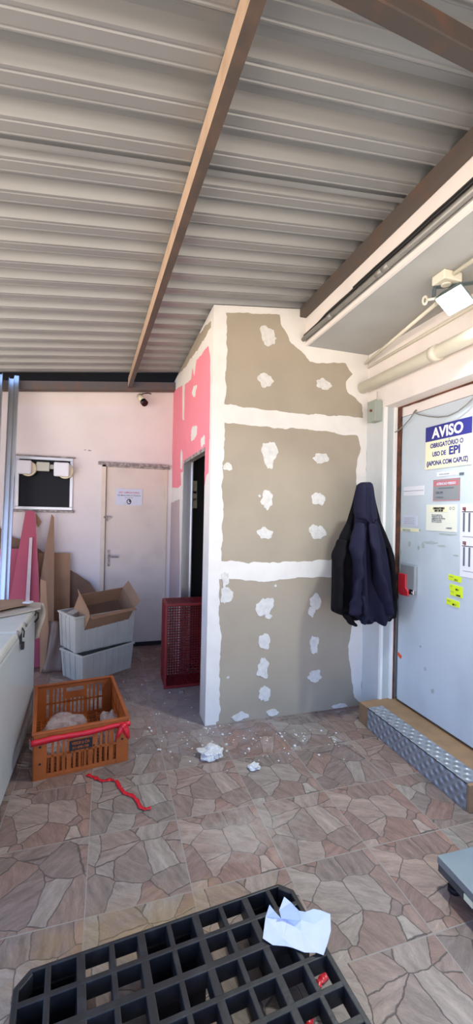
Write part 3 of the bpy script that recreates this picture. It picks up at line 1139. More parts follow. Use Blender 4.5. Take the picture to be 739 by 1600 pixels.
for k in range(4):
    dbar(e, W_*.12, H_*(.2+.18*k), W_*.85, H_*(.22+.18*k), 'greyink')
e, W_, H_ = door_rect('stained_tape', (626, 824.5), (654.5, 831.5), 'cream', 'short stained cream tape strip with brown lettering', 'tape', .001)
dl(e, 'EMPURRE', H_*.8, W_*.14, H_*.15, 'doorstain', .001, 1.0)
e, W_, H_ = door_rect('orange_sticker', (620.7, 1017), (627, 1026), 'orangest', 'small orange sticker low on the cold-room door', 'sticker', .001)
e.rotation_euler = (R(25), 0, 0)

# latch
lt = thing('door_latch', 'grey cold-room door latch with a bright red handle', 'latch', (0, 0, 0))
XL = XD-.034
a = D(625, 880, XL); b = D(648, 880, XL); c = D(648, 929, XL)
y0, y1 = b[0], a[0]
zt_, zb_ = a[1], D(648, 928, XL)[1]
mb = MB()
mb.box((XL, y0, zb_+.01), (XD-.0005, y1-.004, zt_))
mb.build('housing', 'handlegrey', lt, bevel=.010)
mb = MB()
zr = zt_-(zt_-zb_)*.36
yr = y1-(y1-y0)*.50
mb.prism([(XL, y1, zr), (XL, yr, zr), (XL, yr, zb_+.035), (XL, yr-.03, zb_+.01), (XL, yr-.03, zb_-.03), (XL, y1-.03, zb_-.035), (XL, y1, zb_-.02)], (-.016, 0, 0))
mb.build('handle', 'handlered', lt, bevel=.004)['label'] = 'bright red lever'
mb = MB()
mb.box((XL-.008, y0+.004, zb_-.012), (XD-.0005, yr-.035, zb_+.028))
mb.tube([(XL-.014, y0+.02, zb_+.005), (XL-.006, y0+.02, zb_+.005)], .010, 12)
mb.build('catch', 'chrome', lt, bevel=.003)

# hanging cable over the door
mb = MB()
ps = [at_x(*q, XD-.03) for q in ((739, 622), (728, 633), (715, 643), (700, 650), (685, 652), (670, 651), (655, 648), (647, 645))]
ps += [at_x(*q, XD-.035) for q in ((640, 655), (630, 666), (622, 673), (617, 675.5))]
fin = []
for i in range(len(ps)-1):
    for k in range(4):
        fin.append(ps[i].lerp(ps[i+1], k/4))
fin.append(ps[-1])
mb.tube(fin, .0045, 6)
mb.tube([at_x(646, 646, XD-.035), at_x(650, 641, XD-.001)], .007, 6)
tag(mb.build('loose_cable', 'conduit'), 'thin grey cable sagging across the top of the cold-room door', 'cable')

# ================================================================== JACKETS
hk = thing('coat_hook', 'small metal hook the jackets hang from', 'hook', (0, 0, 0))
pk_ = at_y(573, 764, 2.96)
mb = MB()
mb.box((pk_.x-.025, 2.962, pk_.z-.03), (pk_.x+.025, 2.969, pk_.z+.03))
mb.tube([(pk_.x, 2.965, pk_.z+.01), (pk_.x, 2.92, pk_.z), (pk_.x, 2.90, pk_.z+.03)], .006, 8)
mb.build('hook_bracket', 'chrome', hk)


def jz(x, y, Y):
    return at_y(500+x/5.279, 740+y/5.279, Y)


def cloth(name, rows, Y, bulge, seed, m, parent, back=.02, fold=.022, nf=9, fr=3.0, cut=None):
    """closed hanging garment body: rows = (left x, right x, y) in the detail frame on the plane Y, front bulging to -Y"""
    nc = 36
    zs = []
    ex = []
    for i in range(len(rows)-1):
        for k in range(5):
            t_ = k/5
            ex.append([rows[i][q]*(1-t_)+rows[i+1][q]*t_ for q in range(3)])
    ex.append(list(rows[-1]))
    rings = []
    N = len(ex)
    for i, (xl, xr, yy) in enumerate(ex):
        a = jz(xl, yy, Y)
        b = jz(xr, yy, Y)
        v = i/(N-1)
        depth = bulge*(.35+.65*math.sin(min(1, v*1.25)*PI/2))
        ring = []
        for k in range(nc+1):
            s_ = k/nc
            x = a.x+(b.x-a.x)*s_
            prof = math.sqrt(max(0, 1-(2*s_-1)**2))
            fo = fold*min(1, v*2.2+.15)*(math.sin(s_*nf*2+2.2*noise.noise(Vector((s_*2, v*1.3, seed)))*2+seed)+.8*noise.noise(Vector((s_*fr*2.2, v*fr*1.1, seed*2))))
            dz = 0
            if i == N-1:
                dz = .018*math.sin(s_*nf*1.6+seed)
            elif i == N-2:
                dz = .009*math.sin(s_*nf*1.6+seed)
            ring.append((x, Y-prof*depth-fo*prof, a.z+(b.z-a.z)*s_+dz))
        bk = []
        for k in range(1, nc):
            s_ = 1-k/nc
            x = a.x+(b.x-a.x)*s_
            bk.append((x, Y+back*math.sqrt(max(0, 1-(2*s_-1)**2)), a.z+(b.z-a.z)*s_))
        rings.append(ring+bk)
    nr = len(rings[0])
    mb = MB()
    vs = [p for r_ in rings for p in r_]
    fs = []
    for i in range(len(rings)-1):
        for k in range(nr):
            k2 = (k+1) % nr
            fs.append((i*nr+k, i*nr+k2, (i+1)*nr+k2, (i+1)*nr+k))
    mb.add(vs, fs, 0, True)
    mb.add([Vector(p) for p in rings[0]], [tuple(range(nr))], 0)
    mb.add([Vector(p)+Vector((0, 0, .01)) for p in rings[-1]], [tuple(range(nr))], 0)
    o = mb.build(name, m, parent)
    sb = o.modifiers.new('sub', 'SUBSURF')
    sb.levels = 1
    sb.render_levels = 1
    return o


def sleeve(name, pts, rad, m, parent, seed):
    mb = MB()
    P = []
    RR = []
    for i in range(len(pts)-1):
        for k in range(5):
            t_ = k/5
            P.append(Vector(pts[i]).lerp(Vector(pts[i+1]), t_))
            RR.append((rad[i]*(1-t_)+rad[i+1]*t_)*(1+.10*math.sin((i*5+k)*1.9+seed)+.08*noise.noise(Vector((i+k*.2, seed, 0)))))
    P.append(Vector(pts[-1]))
    RR.append(rad[-1])
    mb.tube(P, RR, 16, 0, True, .5)
    o = mb.build(name, m, parent)
    s_ = o.modifiers.new('sub', 'SUBSURF')
    s_.levels = 1
    s_.render_levels = 1
    return o


YJ = 2.905
bj = thing('black_jacket', 'black padded jacket hanging behind the navy one by the cold-room door', 'jacket', (0, 0, 0))
cloth('body', [(300, 432, 95), (262, 462, 250), (215, 500, 400), (160, 545, 500), (125, 585, 600), (90, 612, 680), (88, 622, 800), (86, 628, 950), (80, 630, 1130), (200, 628, 1185)], YJ, .075, 1.7, 'blackcloth', bj, .015, .018, 13, 3)
sleeve('sleeve', [jz(185, 540, YJ-.05), jz(145, 700, YJ-.07), jz(150, 900, YJ-.07), jz(140, 1130, YJ-.06)], [.045, .065, .062, .058], 'blackcloth', bj, 1.0)
sleeve('sleeve', [jz(560, 600, YJ-.05), jz(590, 780, YJ-.06), jz(592, 1000, YJ-.06), jz(585, 1200, YJ-.05)], [.035, .045, .05, .045], 'blackcloth', bj, 2.0)
sleeve('hem_flap', [jz(205, 1150, YJ-.06), jz(255, 1225, YJ-.06), jz(300, 1255, YJ-.06)], [.05, .045, .02], 'blackcloth', bj, 4.0)
nj = thing('navy_jacket', 'dark navy hooded jacket hanging in front on the hook', 'jacket', (0, 0, 0))
YN = YJ-.075
cloth('body', [(345, 400, 250), (290, 455, 340), (283, 492, 440), (275, 525, 560), (268, 550, 680), (262, 570, 800), (256, 588, 930), (250, 602, 1060), (262, 612, 1160), (330, 560, 1215)], YN, .07, 3.3, 'navy', nj, .06, .030, 8, 3)
hd = cloth('hood', [(345, 412, 72), (318, 428, 86), (302, 434, 112), (290, 440, 170), (283, 448, 240), (280, 458, 320), (292, 462, 365), (330, 440, 390)], YN-.01, .085, 8.1, 'navy', nj, .05, .012, 5, 2)
sleeve('sleeve', [jz(330, 400, YN-.07), jz(300, 620, YN-.10), jz(320, 850, YN-.10), jz(300, 1040, YN-.09), jz(290, 1170, YN-.08)], [.04, .065, .062, .06, .055], 'navy', nj, 3.0)
sleeve('sleeve', [jz(425, 400, YN-.07), jz(455, 600, YN-.10), jz(480, 850, YN-.11), jz(530, 1040, YN-.09), jz(560, 1160, YN-.08)], [.04, .07, .065, .065, .06], 'navy', nj, 5.0)
sleeve('hem_flap', [jz(345, 1000, YN-.06), jz(375, 1150, YN-.07), jz(355, 1245, YN-.07)], [.05, .055, .03], 'navy', nj, 6.0)

# ================================================================== FLOODLIGHT under the slab
fl = thing('floodlight', 'lit square floodlight on a bracket under the slab above the cold-room door', 'lamp', (0, 0, 0))
fc = Vector((1.905, 1.96, 2.945))
nrm = Vector((-.34, -.26, -.90)).normalized()
ex_ = Vector((.86, -.50, 0)).normalized()
ey_ = nrm.cross(ex_).normalized()
ex_ = ey_.cross(nrm).normalized()
bx_ = ex_.copy()
ex_, ey_ = (ex_*math.cos(R(42))+ey_*math.sin(R(42))).normalized(), (ey_*math.cos(R(42))-ex_*math.sin(R(42))).normalized()
FM = Matrix(((ex_.x, ey_.x, nrm.x, fc.x), (ex_.y, ey_.y, nrm.y, fc.y), (ex_.z, ey_.z, nrm.z, fc.z), (0, 0, 0, 1)))
hs = .08
mb = MB()
mb.hexa([FM @ Vector(p) for p in ((-hs*.7, -hs*.7, -.06), (hs*.7, -hs*.7, -.06), (hs*.7, hs*.7, -.06), (-hs*.7, hs*.7, -.06))], [FM @ Vector(p) for p in ((-hs, -hs, 0), (hs, -hs, 0), (hs, hs, 0), (-hs, hs, 0))])
mb.build('lamp_housing', 'lamphouse', fl, bevel=.004)
mb = MB()
mb.box((-hs*.92, -hs*.92, 0), (hs*.92, hs*.92, .004), T=FM)
mb.build('lamp_glass', 'lampglass', fl)
mb = MB()
for s_ in (-1, 1):
    p0 = fc-nrm*.03+bx_*s_*(hs+.035)
    p1 = Vector((p0.x, p0.y, 3.04))
    d_ = Vector((.004, .002, 0))
    mb.hexa([p0-d_+Vector((0, -.015, 0)), p0+d_+Vector((0, -.015, 0)), p0+d_+Vector((0, .015, 0)), p0-d_+Vector((0, .015, 0))], [p1-d_+Vector((0, -.015, 0)), p1+d_+Vector((0, -.015, 0)), p1+d_+Vector((0, .015, 0)), p1-d_+Vector((0, .015, 0))])
pa = fc-nrm*.03-bx_*(hs+.04)
pb = fc-nrm*.03+bx_*(hs+.04)
pa.z = pb.z = 3.04
dd = Vector((pb.y-pa.y, -(pb.x-pa.x), 0)).normalized()*.018
mb.hexa([pa-dd, pb-dd, pb+dd, pa+dd], [q+Vector((0, 0, .006)) for q in (pa-dd, pb-dd, pb+dd, pa+dd)])
mb.build('bracket', 'lamphouse', fl)
mb = MB()
mb.box((1.80, 1.93, 3.045), (1.93, 2.03, 3.0995))
mb.tube([(1.86, 1.98, 3.05), (1.86, 1.98, 3.035)], .03, 12)
mb.build('mounting_box', 'pvc', fl, bevel=.01)
mb = MB()
cc = fc-bx_*(hs+.06)
for rr_ in (.032, .022):
    mb.tube([cc+Vector((-.02, .01, 0))+Vector((math.cos(2*PI*k/20)*rr_*.5, math.sin(2*PI*k/20)*rr_*.3, math.sin(2*PI*k/20+.6)*rr_)) for k in range(21)], .0035, 6, cap=False)
mb.tube([cc+Vector((-.01, 0, 0)), fc-bx_*(hs+.01)-nrm*.02], .008, 8)
mb.build('wire_loop', 'pvc', fl)
along(1.865, 3.078, .8, 1.93, .012, 'lamp_conduit', 'pvc', 'thin cream conduit running along the soffit to the floodlight')
ld = bpy.data.lights.new('floodlight_beam', 'AREA')
ld.shape = 'SQUARE'
ld.size = .13
ld.energy = 34
ld.color = (.92, 1.0, .97)
ld.spread = R(148)
lo = bpy.data.objects.new('floodlight_beam', ld)
C.objects.link(lo)
z_ = -nrm
lo.matrix_world = Matrix(((ex_.x, -ey_.x, z_.x, fc.x+nrm.x*.01), (ex_.y, -ey_.y, z_.y, fc.y+nrm.y*.01), (ex_.z, -ey_.z, z_.z, fc.z+nrm.z*.01), (0, 0, 0, 1)))
lo.parent = fl

# security camera on the back wall
cv = thing('security_camera', 'small cream bullet camera high on the back wall', 'camera', (0, 0, 0))
p = at_y(224, 625, 5.18)
mb = MB()
mb.tube([(p.x-.045, 5.23, p.z+.06), (p.x, 5.17, p.z-.02)], .034, 14)
mb.build('camera_body', 'camwhite', cv)
mb = MB()
mb.tube([(p.x-.002, 5.175, p.z-.018), (p.x+.018, 5.145, p.z-.05)], .042, 14)
mb.build('lens_hood', 'lens', cv)
mb = MB()
mb.tube([(p.x-.03, 5.2, p.z+.03), (p.x-.01, 5.24, p.z+.09), (p.x+.06, 5.27, p.z+.115), (p.x+.10, 5.299, p.z+.115)], .006, 8)
mb.build('bracket', 'cableblk', cv)

# twin-head emergency light over the window
el = thing('emergency_light', 'white twin-head emergency light mounted across the top of the window', 'lamp', (0, 0, 0))
yb = YB-.03
a = at_y(58, 722, yb); b = at_y(78, 737, yb)
mb = MB()
mb.box((a.x, yb-.05, b.z), (b.x, yb, a.z))
mb.box((a.x-.10, yb-.02, b.z+.03), (b.x+.10, yb, a.z-.02))
mb.build('battery_case', 'greycr', el, bevel=.008)
for (u0, v0, u1, v1), nm in (((27, 718.5, 49, 741), 'lamp_head'), ((84.5, 722, 108, 745), 'lamp_head')):
    a = at_y(u0, v0, yb-.1)
    b = at_y(u1, v1, yb-.1)
    w_ = b.x-a.x
    h_ = a.z-b.z
    mb = MB()
    cx_, cz_ = (a.x+b.x)/2, (a.z+b.z)/2
    mb.box((a.x, yb-.13, b.z), (b.x, yb-.06, a.z))
    h = mb.build(nm, 'paper', el, bevel=.014)
    mb = MB()
    mb.tube([(cx_+.03, yb-.065, cz_-.01), (cx_+.035, yb-.02, cz_-.012)], h_*.56, 22)
    mb.build('reflector', 'camwhite', h)

# ================================================================== STEEL STUDS leaning at the left
def stud(top, bot, w_, label, dpt=.03, flip=1):
    mb = MB()
    a = Vector(top)
    b = Vector(bot)
    d = (a-b).normalized()
    sx = Vector((1, 0, 0))
    sx = (sx-d*sx.dot(d)).normalized()
    sy = d.cross(sx)
    if sy.y > 0:
        sy = -sy
    t_ = .003
    sec = [(0, 0), (w_, 0), (w_, dpt), (w_-t_, dpt), (w_-t_, t_), (t_, t_), (t_, dpt), (0, dpt)]
    if flip < 0:
        sec = [(x, dpt-y) for x, y in sec]
    vs = []
    for p_ in (b, a):
        for x, y in sec:
            vs.append(p_+sx*(x-w_/2)+sy*y)
    n_ = 8
    mb.add(vs, [(i, (i+1) % n_, n_+(i+1) % n_, n_+i) for i in range(n_)])
    mb.add(vs[:n_], [tuple(range(n_))])
    mb.add(vs[n_:], [tuple(range(n_))])
    return tag(mb.build('steel_stud', 'galv'), label, 'steel profile', 'galvanised studs leaning at the left')


def foot(u1, v1, top, yb):
    """floor end of a stud that passes through pixel (u1,v1)"""
    top = Vector(top)
    q = at_y(u1, v1, yb)
    return top+(q-top)*((top.z-.002)/(top.z-q.z))


t1 = at_y(19, 592, 5.08)
stud(t1, foot(4, 915, t1, 4.62), .05, 'shiny galvanised stud with bluish reflections, middle of the three at the left', .03)
t2 = at_y(27, 589, 5.10)
stud(t2, foot(13, 880, t2, 4.72), .045, 'galvanised stud nearest the window, rightmost of the three at the left', .03, -1)
t3 = at_y(1, 585, 5.08)
stud(t3, foot(-12, 915, t3, 4.62), .05, 'galvanised stud at the very left edge of the picture', .03)

# ================================================================== BOARDS leaning at the back wall
def lean_board(name, px, y_floor, y_top, z_top, m, label, cat, th=.012, parent=None, group=None, solid_side=None, extra=0):
    """polygon px lies on a plane leaning from y_floor at z=0 to y_top at z_top"""
    n_ = Vector((0, z_top, -(y_top-y_floor))).normalized()
    p0 = Vector((0, y_floor, 0))
    pts = [at_pl(u, v, p0, n_) for u, v in px]
    pts = [Vector((p_.x, p_.y, max(p_.z, .004))) for p_ in pts]
    mb = MB()
    mb.prism(pts, n_*th, 0, 1 if solid_side else None)
    mats = [m]+([solid_side] if solid_side else [])
    o = mb.build(name, mats, parent)
    return tag(o, label, cat, group) if label else o


lean_board('cardboard_sheet', [(-30, 800), (10, 833), (22, 840), (40, 845), (64, 860), (75, 875), (80, 905), (30, 1010), (-30, 1010)], 5.17, 5.27, 1.4, 'card2', 'large dark brown torn cardboard sheet leaning lowest left against the back wall', 'cardboard', .006)
lean_board('gypsum_offcut', [(-30, 858), (30, 857), (30, 1030), (-30, 1030)], 5.10, 5.20, 1.2, 'pinkoff', 'pink gypsum board offcut behind the studs at the far left', 'gypsum board', .0125, solid_side='whitestrip', group='pink gypsum offcuts')
lean_board('gypsum_offcut', [(40, 797.5), (54.5, 799), (57, 838), (60.5, 905), (63, 990), (64, 1060), (-4, 1060), (12, 955), (28, 865)], 4.85, 5.22, 1.75, 'pinkoff', 'tall tapering pink gypsum board offcut leaning under the window', 'gypsum board', .0125, solid_side='whitestrip', group='pink gypsum offcuts')
lean_board('gypsum_strip', [(46, 840), (50.5, 840), (44, 985), (37, 985)], 4.82, 5.19, 1.75, 'whitestrip', 'thin white broken gypsum strip resting against the tall pink offcut', 'gypsum strip', .01)
lean_board('fibre_board', [(80.5, 803), (84.5, 808), (84.5, 900), (83.5, 1060), (54, 1060), (63, 905), (70, 862)], 4.92, 5.24, 1.75, 'woodbd', 'narrow pointed brown fibre board leaning beside the pink offcut', 'board', .008)
lean_board('cardboard_sheet', [(56, 802), (65, 815), (60, 824), (57, 818)], 5.10, 5.27, 1.75, 'card', 'small cardboard corner peeking out behind the tall pink offcut', 'cardboard', .004)
lean_board('cardboard_sheet', [(60, 864), (110, 864), (109.5, 900), (108, 1030), (60, 1030)], 5.13, 5.25, 1.3, 'card', 'tall flattened brown cardboard with straight top edge leaning at the back', 'cardboard', .008)
lean_board('cardboard_sheet', [(107, 889), (122, 898), (140, 910), (150, 925), (150, 1000), (107, 1000)], 5.20, 5.27, 1.1, 'card2', 'dark cardboard piece with a slanting torn edge behind the grey crates', 'cardboard', .006)
lean_board('cardboard_strip', [(63, 905), (72, 908), (76, 985), (70, 1070), (62, 1070)], 4.66, 4.78, 1.3, 'card', 'narrow upright brown cardboard strip just beyond the freezer', 'cardboard', .006)
# dusty plastic sheet between freezer and crates
mb = MB()
g = []
for i in range(14):
    t_ = i/13
    row = []
    for k in range(14):
        s_ = k/13
        row.append((-.60+.235*s_-.02*t_, 4.74-.10*t_+.010*math.sin(s_*11+t_*2)+.012*noise.noise(Vector((s_*3, t_*3, 2))), .006+(.50-.16*max(0, s_-.5)*2)*(1-t_)))
    g.append(row)
mb.sheet(g)
tag(mb.build('plastic_sheet', 'filmbrown', solid=.002), 'dusty brownish plastic sheet standing between the freezer and the grey crates', 'plastic sheet')

# ================================================================== FREEZER
fz = thing('chest_freezer', 'white chest freezer with worn lid at the left edge', 'freezer', (0, 0, 0))
fx1 = -.532
mb = MB()
mb.box((-1.16, 1.95, .03), (fx1, 3.60, .845))
mb.build('cabinet', 'freezer', fz, bevel=.018)
mb = MB()
mb.box((-1.15, 1.97, 0), (fx1-.03, 3.57, .03))
mb.build('plinth', 'dark', fz)
for i, (ya, yb_) in enumerate(((1.96, 2.83), (2.85, 3.59))):
    mb = MB()
    mb.box((-1.17, ya, .862), (fx1+.012, yb_, .918))
    ld_ = mb.build('lid', 'freezertop', fz, bevel=.016)
    mb = MB()
    mb.box((-1.14, ya+.01, .845), (fx1-.006, yb_-.01, .863))
    mb.build('gasket', 'handlegrey', ld_)
for y_ in (2.86, 3.10, 3.5):
    mb = MB()
    mb.tube([(fx1+.014, y_-.02, .925), (fx1+.022, y_, .905), (fx1+.016, y_+.02, .88)], .006, 8)
    mb.build('corner_seal', 'greymetal', fz)
lk = MB()
lk.box((fx1, 2.985, .80), (fx1+.012, 3.01, .90))
lk.tube([(fx1+.012, 2.997, .905), (fx1+.025, 2.997, .88), (fx1+.022, 2.997, .84)], .005, 8)
lk.box((fx1+.008, 2.980, .765), (fx1+.026, 3.014, .81))
lk.build('padlock_hasp', 'cableblk', fz, bevel=.002)['label'] = 'black hasp hanging from the lid edge'
lk = MB()
lk.tube([(fx1+.002, 3.52, .90), (fx1+.03, 3.53, .875), (fx1+.028, 3.54, .83), (fx1+.004, 3.55, .80)], .007, 8)
lk.box((fx1, 3.50, .86), (fx1+.016, 3.56, .90))
lk.build('lid_latch', 'cableblk', fz)
# round maker's badge
q = at_x(-8, 1097, fx1)
mb = MB()
mb.tube([(fx1-.001, q.y, q.z), (fx1+.0025, q.y, q.z)], .062, 36)
bd = mb.build('round_badge', 'paper', fz)
mb = MB()
n_ = 36
o_ = [(fx1+.0032, q.y+.062*math.cos(2*PI*k/n_), q.z+.062*math.sin(2*PI*k/n_)) for k in range(n_)]
i_ = [(fx1+.0032, q.y+.056*math.cos(2*PI*k/n_), q.z+.056*math.sin(2*PI*k/n_)) for k in range(n_)]
mb.add(o_+i_, [(k, (k+1) % n_, n_+(k+1) % n_, n_+k) for k in range(n_)])
mb.box((fx1+.0026, q.y+.01, q.z-.025), (fx1+.0034, q.y+.035, q.z+.012))
mb.build('badge_print', 'navyink', bd, recalc=False)

# cardboard lying on the lid
def flat_sheet(name, pts2, z, th, m, label, cat, warp=.0, seed=0):
    mb = MB()
    from mathutils.geometry import tessellate_polygon
    a_ = [Vector((x, y, z+warp*abs(noise.noise(Vector((x*4, y*4, seed)))))) for x, y in pts2]
    mb.prism(a_, (0, 0, th))
    return tag(mb.build(name, m), label, cat)


flat_sheet('cardboard_sheet', [(-1.12, 3.18), (-.82, 3.10), (-.70, 3.22), (-.60, 3.30), (-.47, 3.42), (-.50, 3.64), (-.7, 3.75), (-1.1, 3.78)], .921, .008, 'cardlt', 'pale brown cardboard lying flat on the far end of the freezer lid', 'cardboard', .012)
flat_sheet('cardboard_sheet', [(-1.10, 3.30), (-.80, 3.22), (-.66, 3.40), (-.56, 3.50), (-.64, 3.66), (-1.05, 3.68)], .946, .006, 'card', 'darker bent cardboard lying on top of the pale piece on the freezer', 'cardboard', .02, 3)
flat_sheet('plaster_scrap', [(-.60, 3.45), (-.55, 3.43), (-.53, 3.48), (-.58, 3.51)], .968, .01, 'crumb', 'small pale gypsum scrap on the cardboard at the freezer corner', 'scrap')
# drooping bag at the freezer end
mb = MB()
g = []
for i in range(12):
    t_ = i/11
    g.append([(-.72+.24*k/9+.02*math.sin(t_*5), 3.635+.05*noise.noise(Vector((k*.4, t_*3, 5)))+.02*math.sin(k*1.3), .93-.30*t_*(1-.25*abs(k/9-.6))) for k in range(10)])
mb.sheet(g)
tag(mb.build('hanging_bag', 'cardlt', solid=.004), 'limp pale brown paper bag hanging over the far end of the freezer', 'bag')


# ================================================================== PLASTIC CRATES
def slot_wall(mb, org, ux, uz, wd, ht, th, cols, rows, margin, top, bottom, rib, handle=None, midbands=(), thick_every=0):
    """wall in the plane (ux, uz) with vertical slots; built from bars"""
    org = Vector(org); ux = Vector(ux); uz = Vector(uz)
    un = ux.cross(uz).normalized()
    T = Matrix(((ux.x, un.x, uz.x, org.x), (ux.y, un.y, uz.y, org.y), (ux.z, un.z, uz.z, org.z), (0, 0, 0, 1)))

    def b_(x0, z0, x1, z1, y0=0, y1=th):
        mb.box((x0, y0, z0), (x1, y1, z1), T=T)
    b_(0, 0, margin, ht)
    b_(wd-margin, 0, wd, ht)
    b_(margin, 0, wd-margin, bottom)
    b_(margin, ht-top, wd-margin, ht)
    sp_ = (wd-2*margin)/cols
    for c_ in range(1, cols):
        x = margin+c_*sp_
        rr = rib*(1.0 if not thick_every or c_ % thick_every else 2.0)
        if handle and handle[0] < x < handle[2]:
            b_(x-rr/2, bottom, x+rr/2, min(ht-top, handle[1]))
        else:
            b_(x-rr/2, bottom, x+rr/2, ht-top)
    for z in rows:
        b_(margin, z-rib/2, wd-margin, z+rib/2)
    if handle:
        x0, z0, x1, z1 = handle
        hz = z0+(z1-z0)*.62
        b_(x0, z0, x1, hz)
        b_(x0, hz, x0+(x1-x0)*.14, z1)
        b_(x1-(x1-x0)*.14, hz, x1, z1)
        b_(x0, z1-.001, x1, ht-top)
    return T


def crate(name, W_, D_, H_, m, label, group, fine=False):
    e = thing(name, label, 'crate', (0, 0, 0), 0, group)
    th = .006
    cols_f = 24 if fine else 13
    cols_s = 34 if fine else 17
    rows = tuple(.03+.0225*k for k in range(1, 11)) if fine else (H_*.47,)
    rib = .008 if fine else .014
    mg = .02 if fine else .075
    for nm, org, ux, wd, cols, hd_ in (('front_wall', (-W_/2, -D_/2, 0), (1, 0, 0), W_, cols_f, True), ('back_wall', (W_/2, D_/2, 0), (-1, 0, 0), W_, cols_f, True), ('side_wall', (W_/2, -D_/2, 0), (0, 1, 0), D_, cols_s, False), ('side_wall', (-W_/2, D_/2, 0), (0, -1, 0), D_, cols_s, False)):
        mb = MB()
        h_ = None
        if hd_ and not fine:
            h_ = (wd*.34, H_*.55, wd*.66, H_*.86)
        slot_wall(mb, org, ux, (0, 0, 1), wd, H_, th, cols, rows, mg, .035, .03, rib, h_, thick_every=(0 if fine else 4))
        # stiffening flanges
        o = mb.build(nm, m, e)
    mb = MB()
    r_ = .012
    for lo, hi in (((-W_/2-r_, -D_/2-r_, H_-.004), (W_/2+r_, -D_/2+r_, H_+.008)), ((-W_/2-r_, D_/2-r_, H_-.004), (W_/2+r_, D_/2+r_, H_+.008)), ((-W_/2-r_, -D_/2+r_, H_-.004), (-W_/2+r_, D_/2-r_, H_+.008)), ((W_/2-r_, -D_/2+r_, H_-.004), (W_/2+r_, D_/2-r_, H_+.008))):
        mb.box(lo, hi)
    mb.build('rim', m, e, bevel=.003)
    # floor grid
    mb = MB()
    nx, ny = (22, 30) if fine else (14, 18)
    for k in range(nx+1):
        x = -W_/2+W_*k/nx
        mb.box((max(x-.005, -W_/2), -D_/2, .006), (min(x+.005, W_/2), D_/2, .014))
    for k in range(ny+1):
        y_ = -D_/2+D_*k/ny
        mb.box((-W_/2, max(y_-.005, -D_/2), .004), (W_/2, min(y_+.005, D_/2), .016))
    mb.build('floor_grid', m, e)
    return e


# orange crate: measured footprint .57 x .77
ofl = Vector((-.41, 2.82, 0)); ofr = Vector((.155, 2.895, 0))
ang = math.atan2(ofr.y-ofl.y, ofr.x-ofl.x)
W_, D_, H_ = (ofr-ofl).length, .76, .285
oc = crate('orange_crate', W_, D_, H_, 'orange', 'orange slotted plastic crate on the floor beside the freezer', None)
mid = (ofl+ofr)/2+Vector((-math.sin(ang), math.cos(ang), 0))*D_/2
oc.location = mid
oc.rotation_euler = (0, 0, ang)
# front label panel, corner pads with bolt holes, ribs on the lower front
mb = MB()
for sx in (-1, 1):
    x0 = sx*(W_/2-.075); x1 = sx*W_/2
    mb.box((min(x0, x1), -D_/2-.0095, 0), (max(x0, x1), -D_/2-.006, H_-.004))
for k in range(1, 4):
    x = -W_/2+.075+(W_-.15)*k/4
    mb.box((x-.003, -D_/2-.009, .01), (x+.003, -D_/2-.006, H_*.47))
mb.box((-W_/2+.075, -D_/2-.008, 0), (W_/2-.075, -D_/2, .022))
for k in range(26):
    x = -W_/2+.085+(W_-.17)*k/25
    mb.box((x-.0035, -D_/2+.007, .03), (x+.0035, -D_/2+.013, H_*.44))
mb.build('corner_pads', 'orange', oc, bevel=.002)
for x, z in ((-W_/2+.036, .205), (-W_/2+.036, .10), (W_/2-.036, .155)):
    mb = MB()
    mb.tube([(x, -D_/2-.0115, z), (x, -D_/2-.0095, z)], .007, 12)
    mb.build('bolt_hole', 'dark', oc)
mb = MB()
mb.box((-.080, -D_/2-.0085, H_*.50), (.060, -D_/2-.006, H_*.72))
pl = mb.build('name_plate', 'blackink', oc)
pl['label'] = 'black stencilled name block'
FT = Matrix(((1, 0, 0, 0), (0, 0, -1, 0), (0, 1, 0, 0), (0, 0, 0, 1)))
text('lettering', 'VERDE & CIA', .026, Matrix.Translation((-.012, -D_/2-.0090, H_*.625)) @ FT, 'orange', pl, .0006, .72, .0004, 'CENTER')
text('lettering', '011-4090-1788', .022, Matrix.Translation((-.012, -D_/2-.0090, H_*.53)) @ FT, 'orange', pl, .0006, .72, .0004, 'CENTER')

# red ribbon tied round the front of the crate
OT = Matrix.Translation(mid) @ Matrix.Rotation(ang, 4, 'Z')


def ribbon(name, pts, wid, label, cat='ribbon', seed=0, up=Vector((0, 0, 1)), rag=.3):
    mb = MB()
    g_ = []
    P = [Vector(p_) for p_ in pts]
    fine_ = []
    for i in range(len(P)-1):
        for k in range(6):
            fine_.append(P[i].lerp(P[i+1], k/6))
    fine_.append(P[-1])
    for i, p_ in enumerate(fine_):
        d = (fine_[min(i+1, len(fine_)-1)]-fine_[max(i-1, 0)]).normalized()
        s_ = d.cross(up).normalized() if abs(d.dot(up)) < .9 else Vector((1, 0, 0))
        tw = .9*noise.noise(Vector((i*.25, seed, 0)))
        ax = (s_*math.cos(tw)+up*math.sin(tw))
        w1 = wid*(1+rag*noise.noise(Vector((i*.5, seed*2, 3)))*2)
        cr_ = up*.004*math.sin(i*1.7+seed)
        g_.append([p_-ax*w1/2, p_+cr_, p_+ax*w1/2])
    mb.sheet(g_)
    return mb, g_


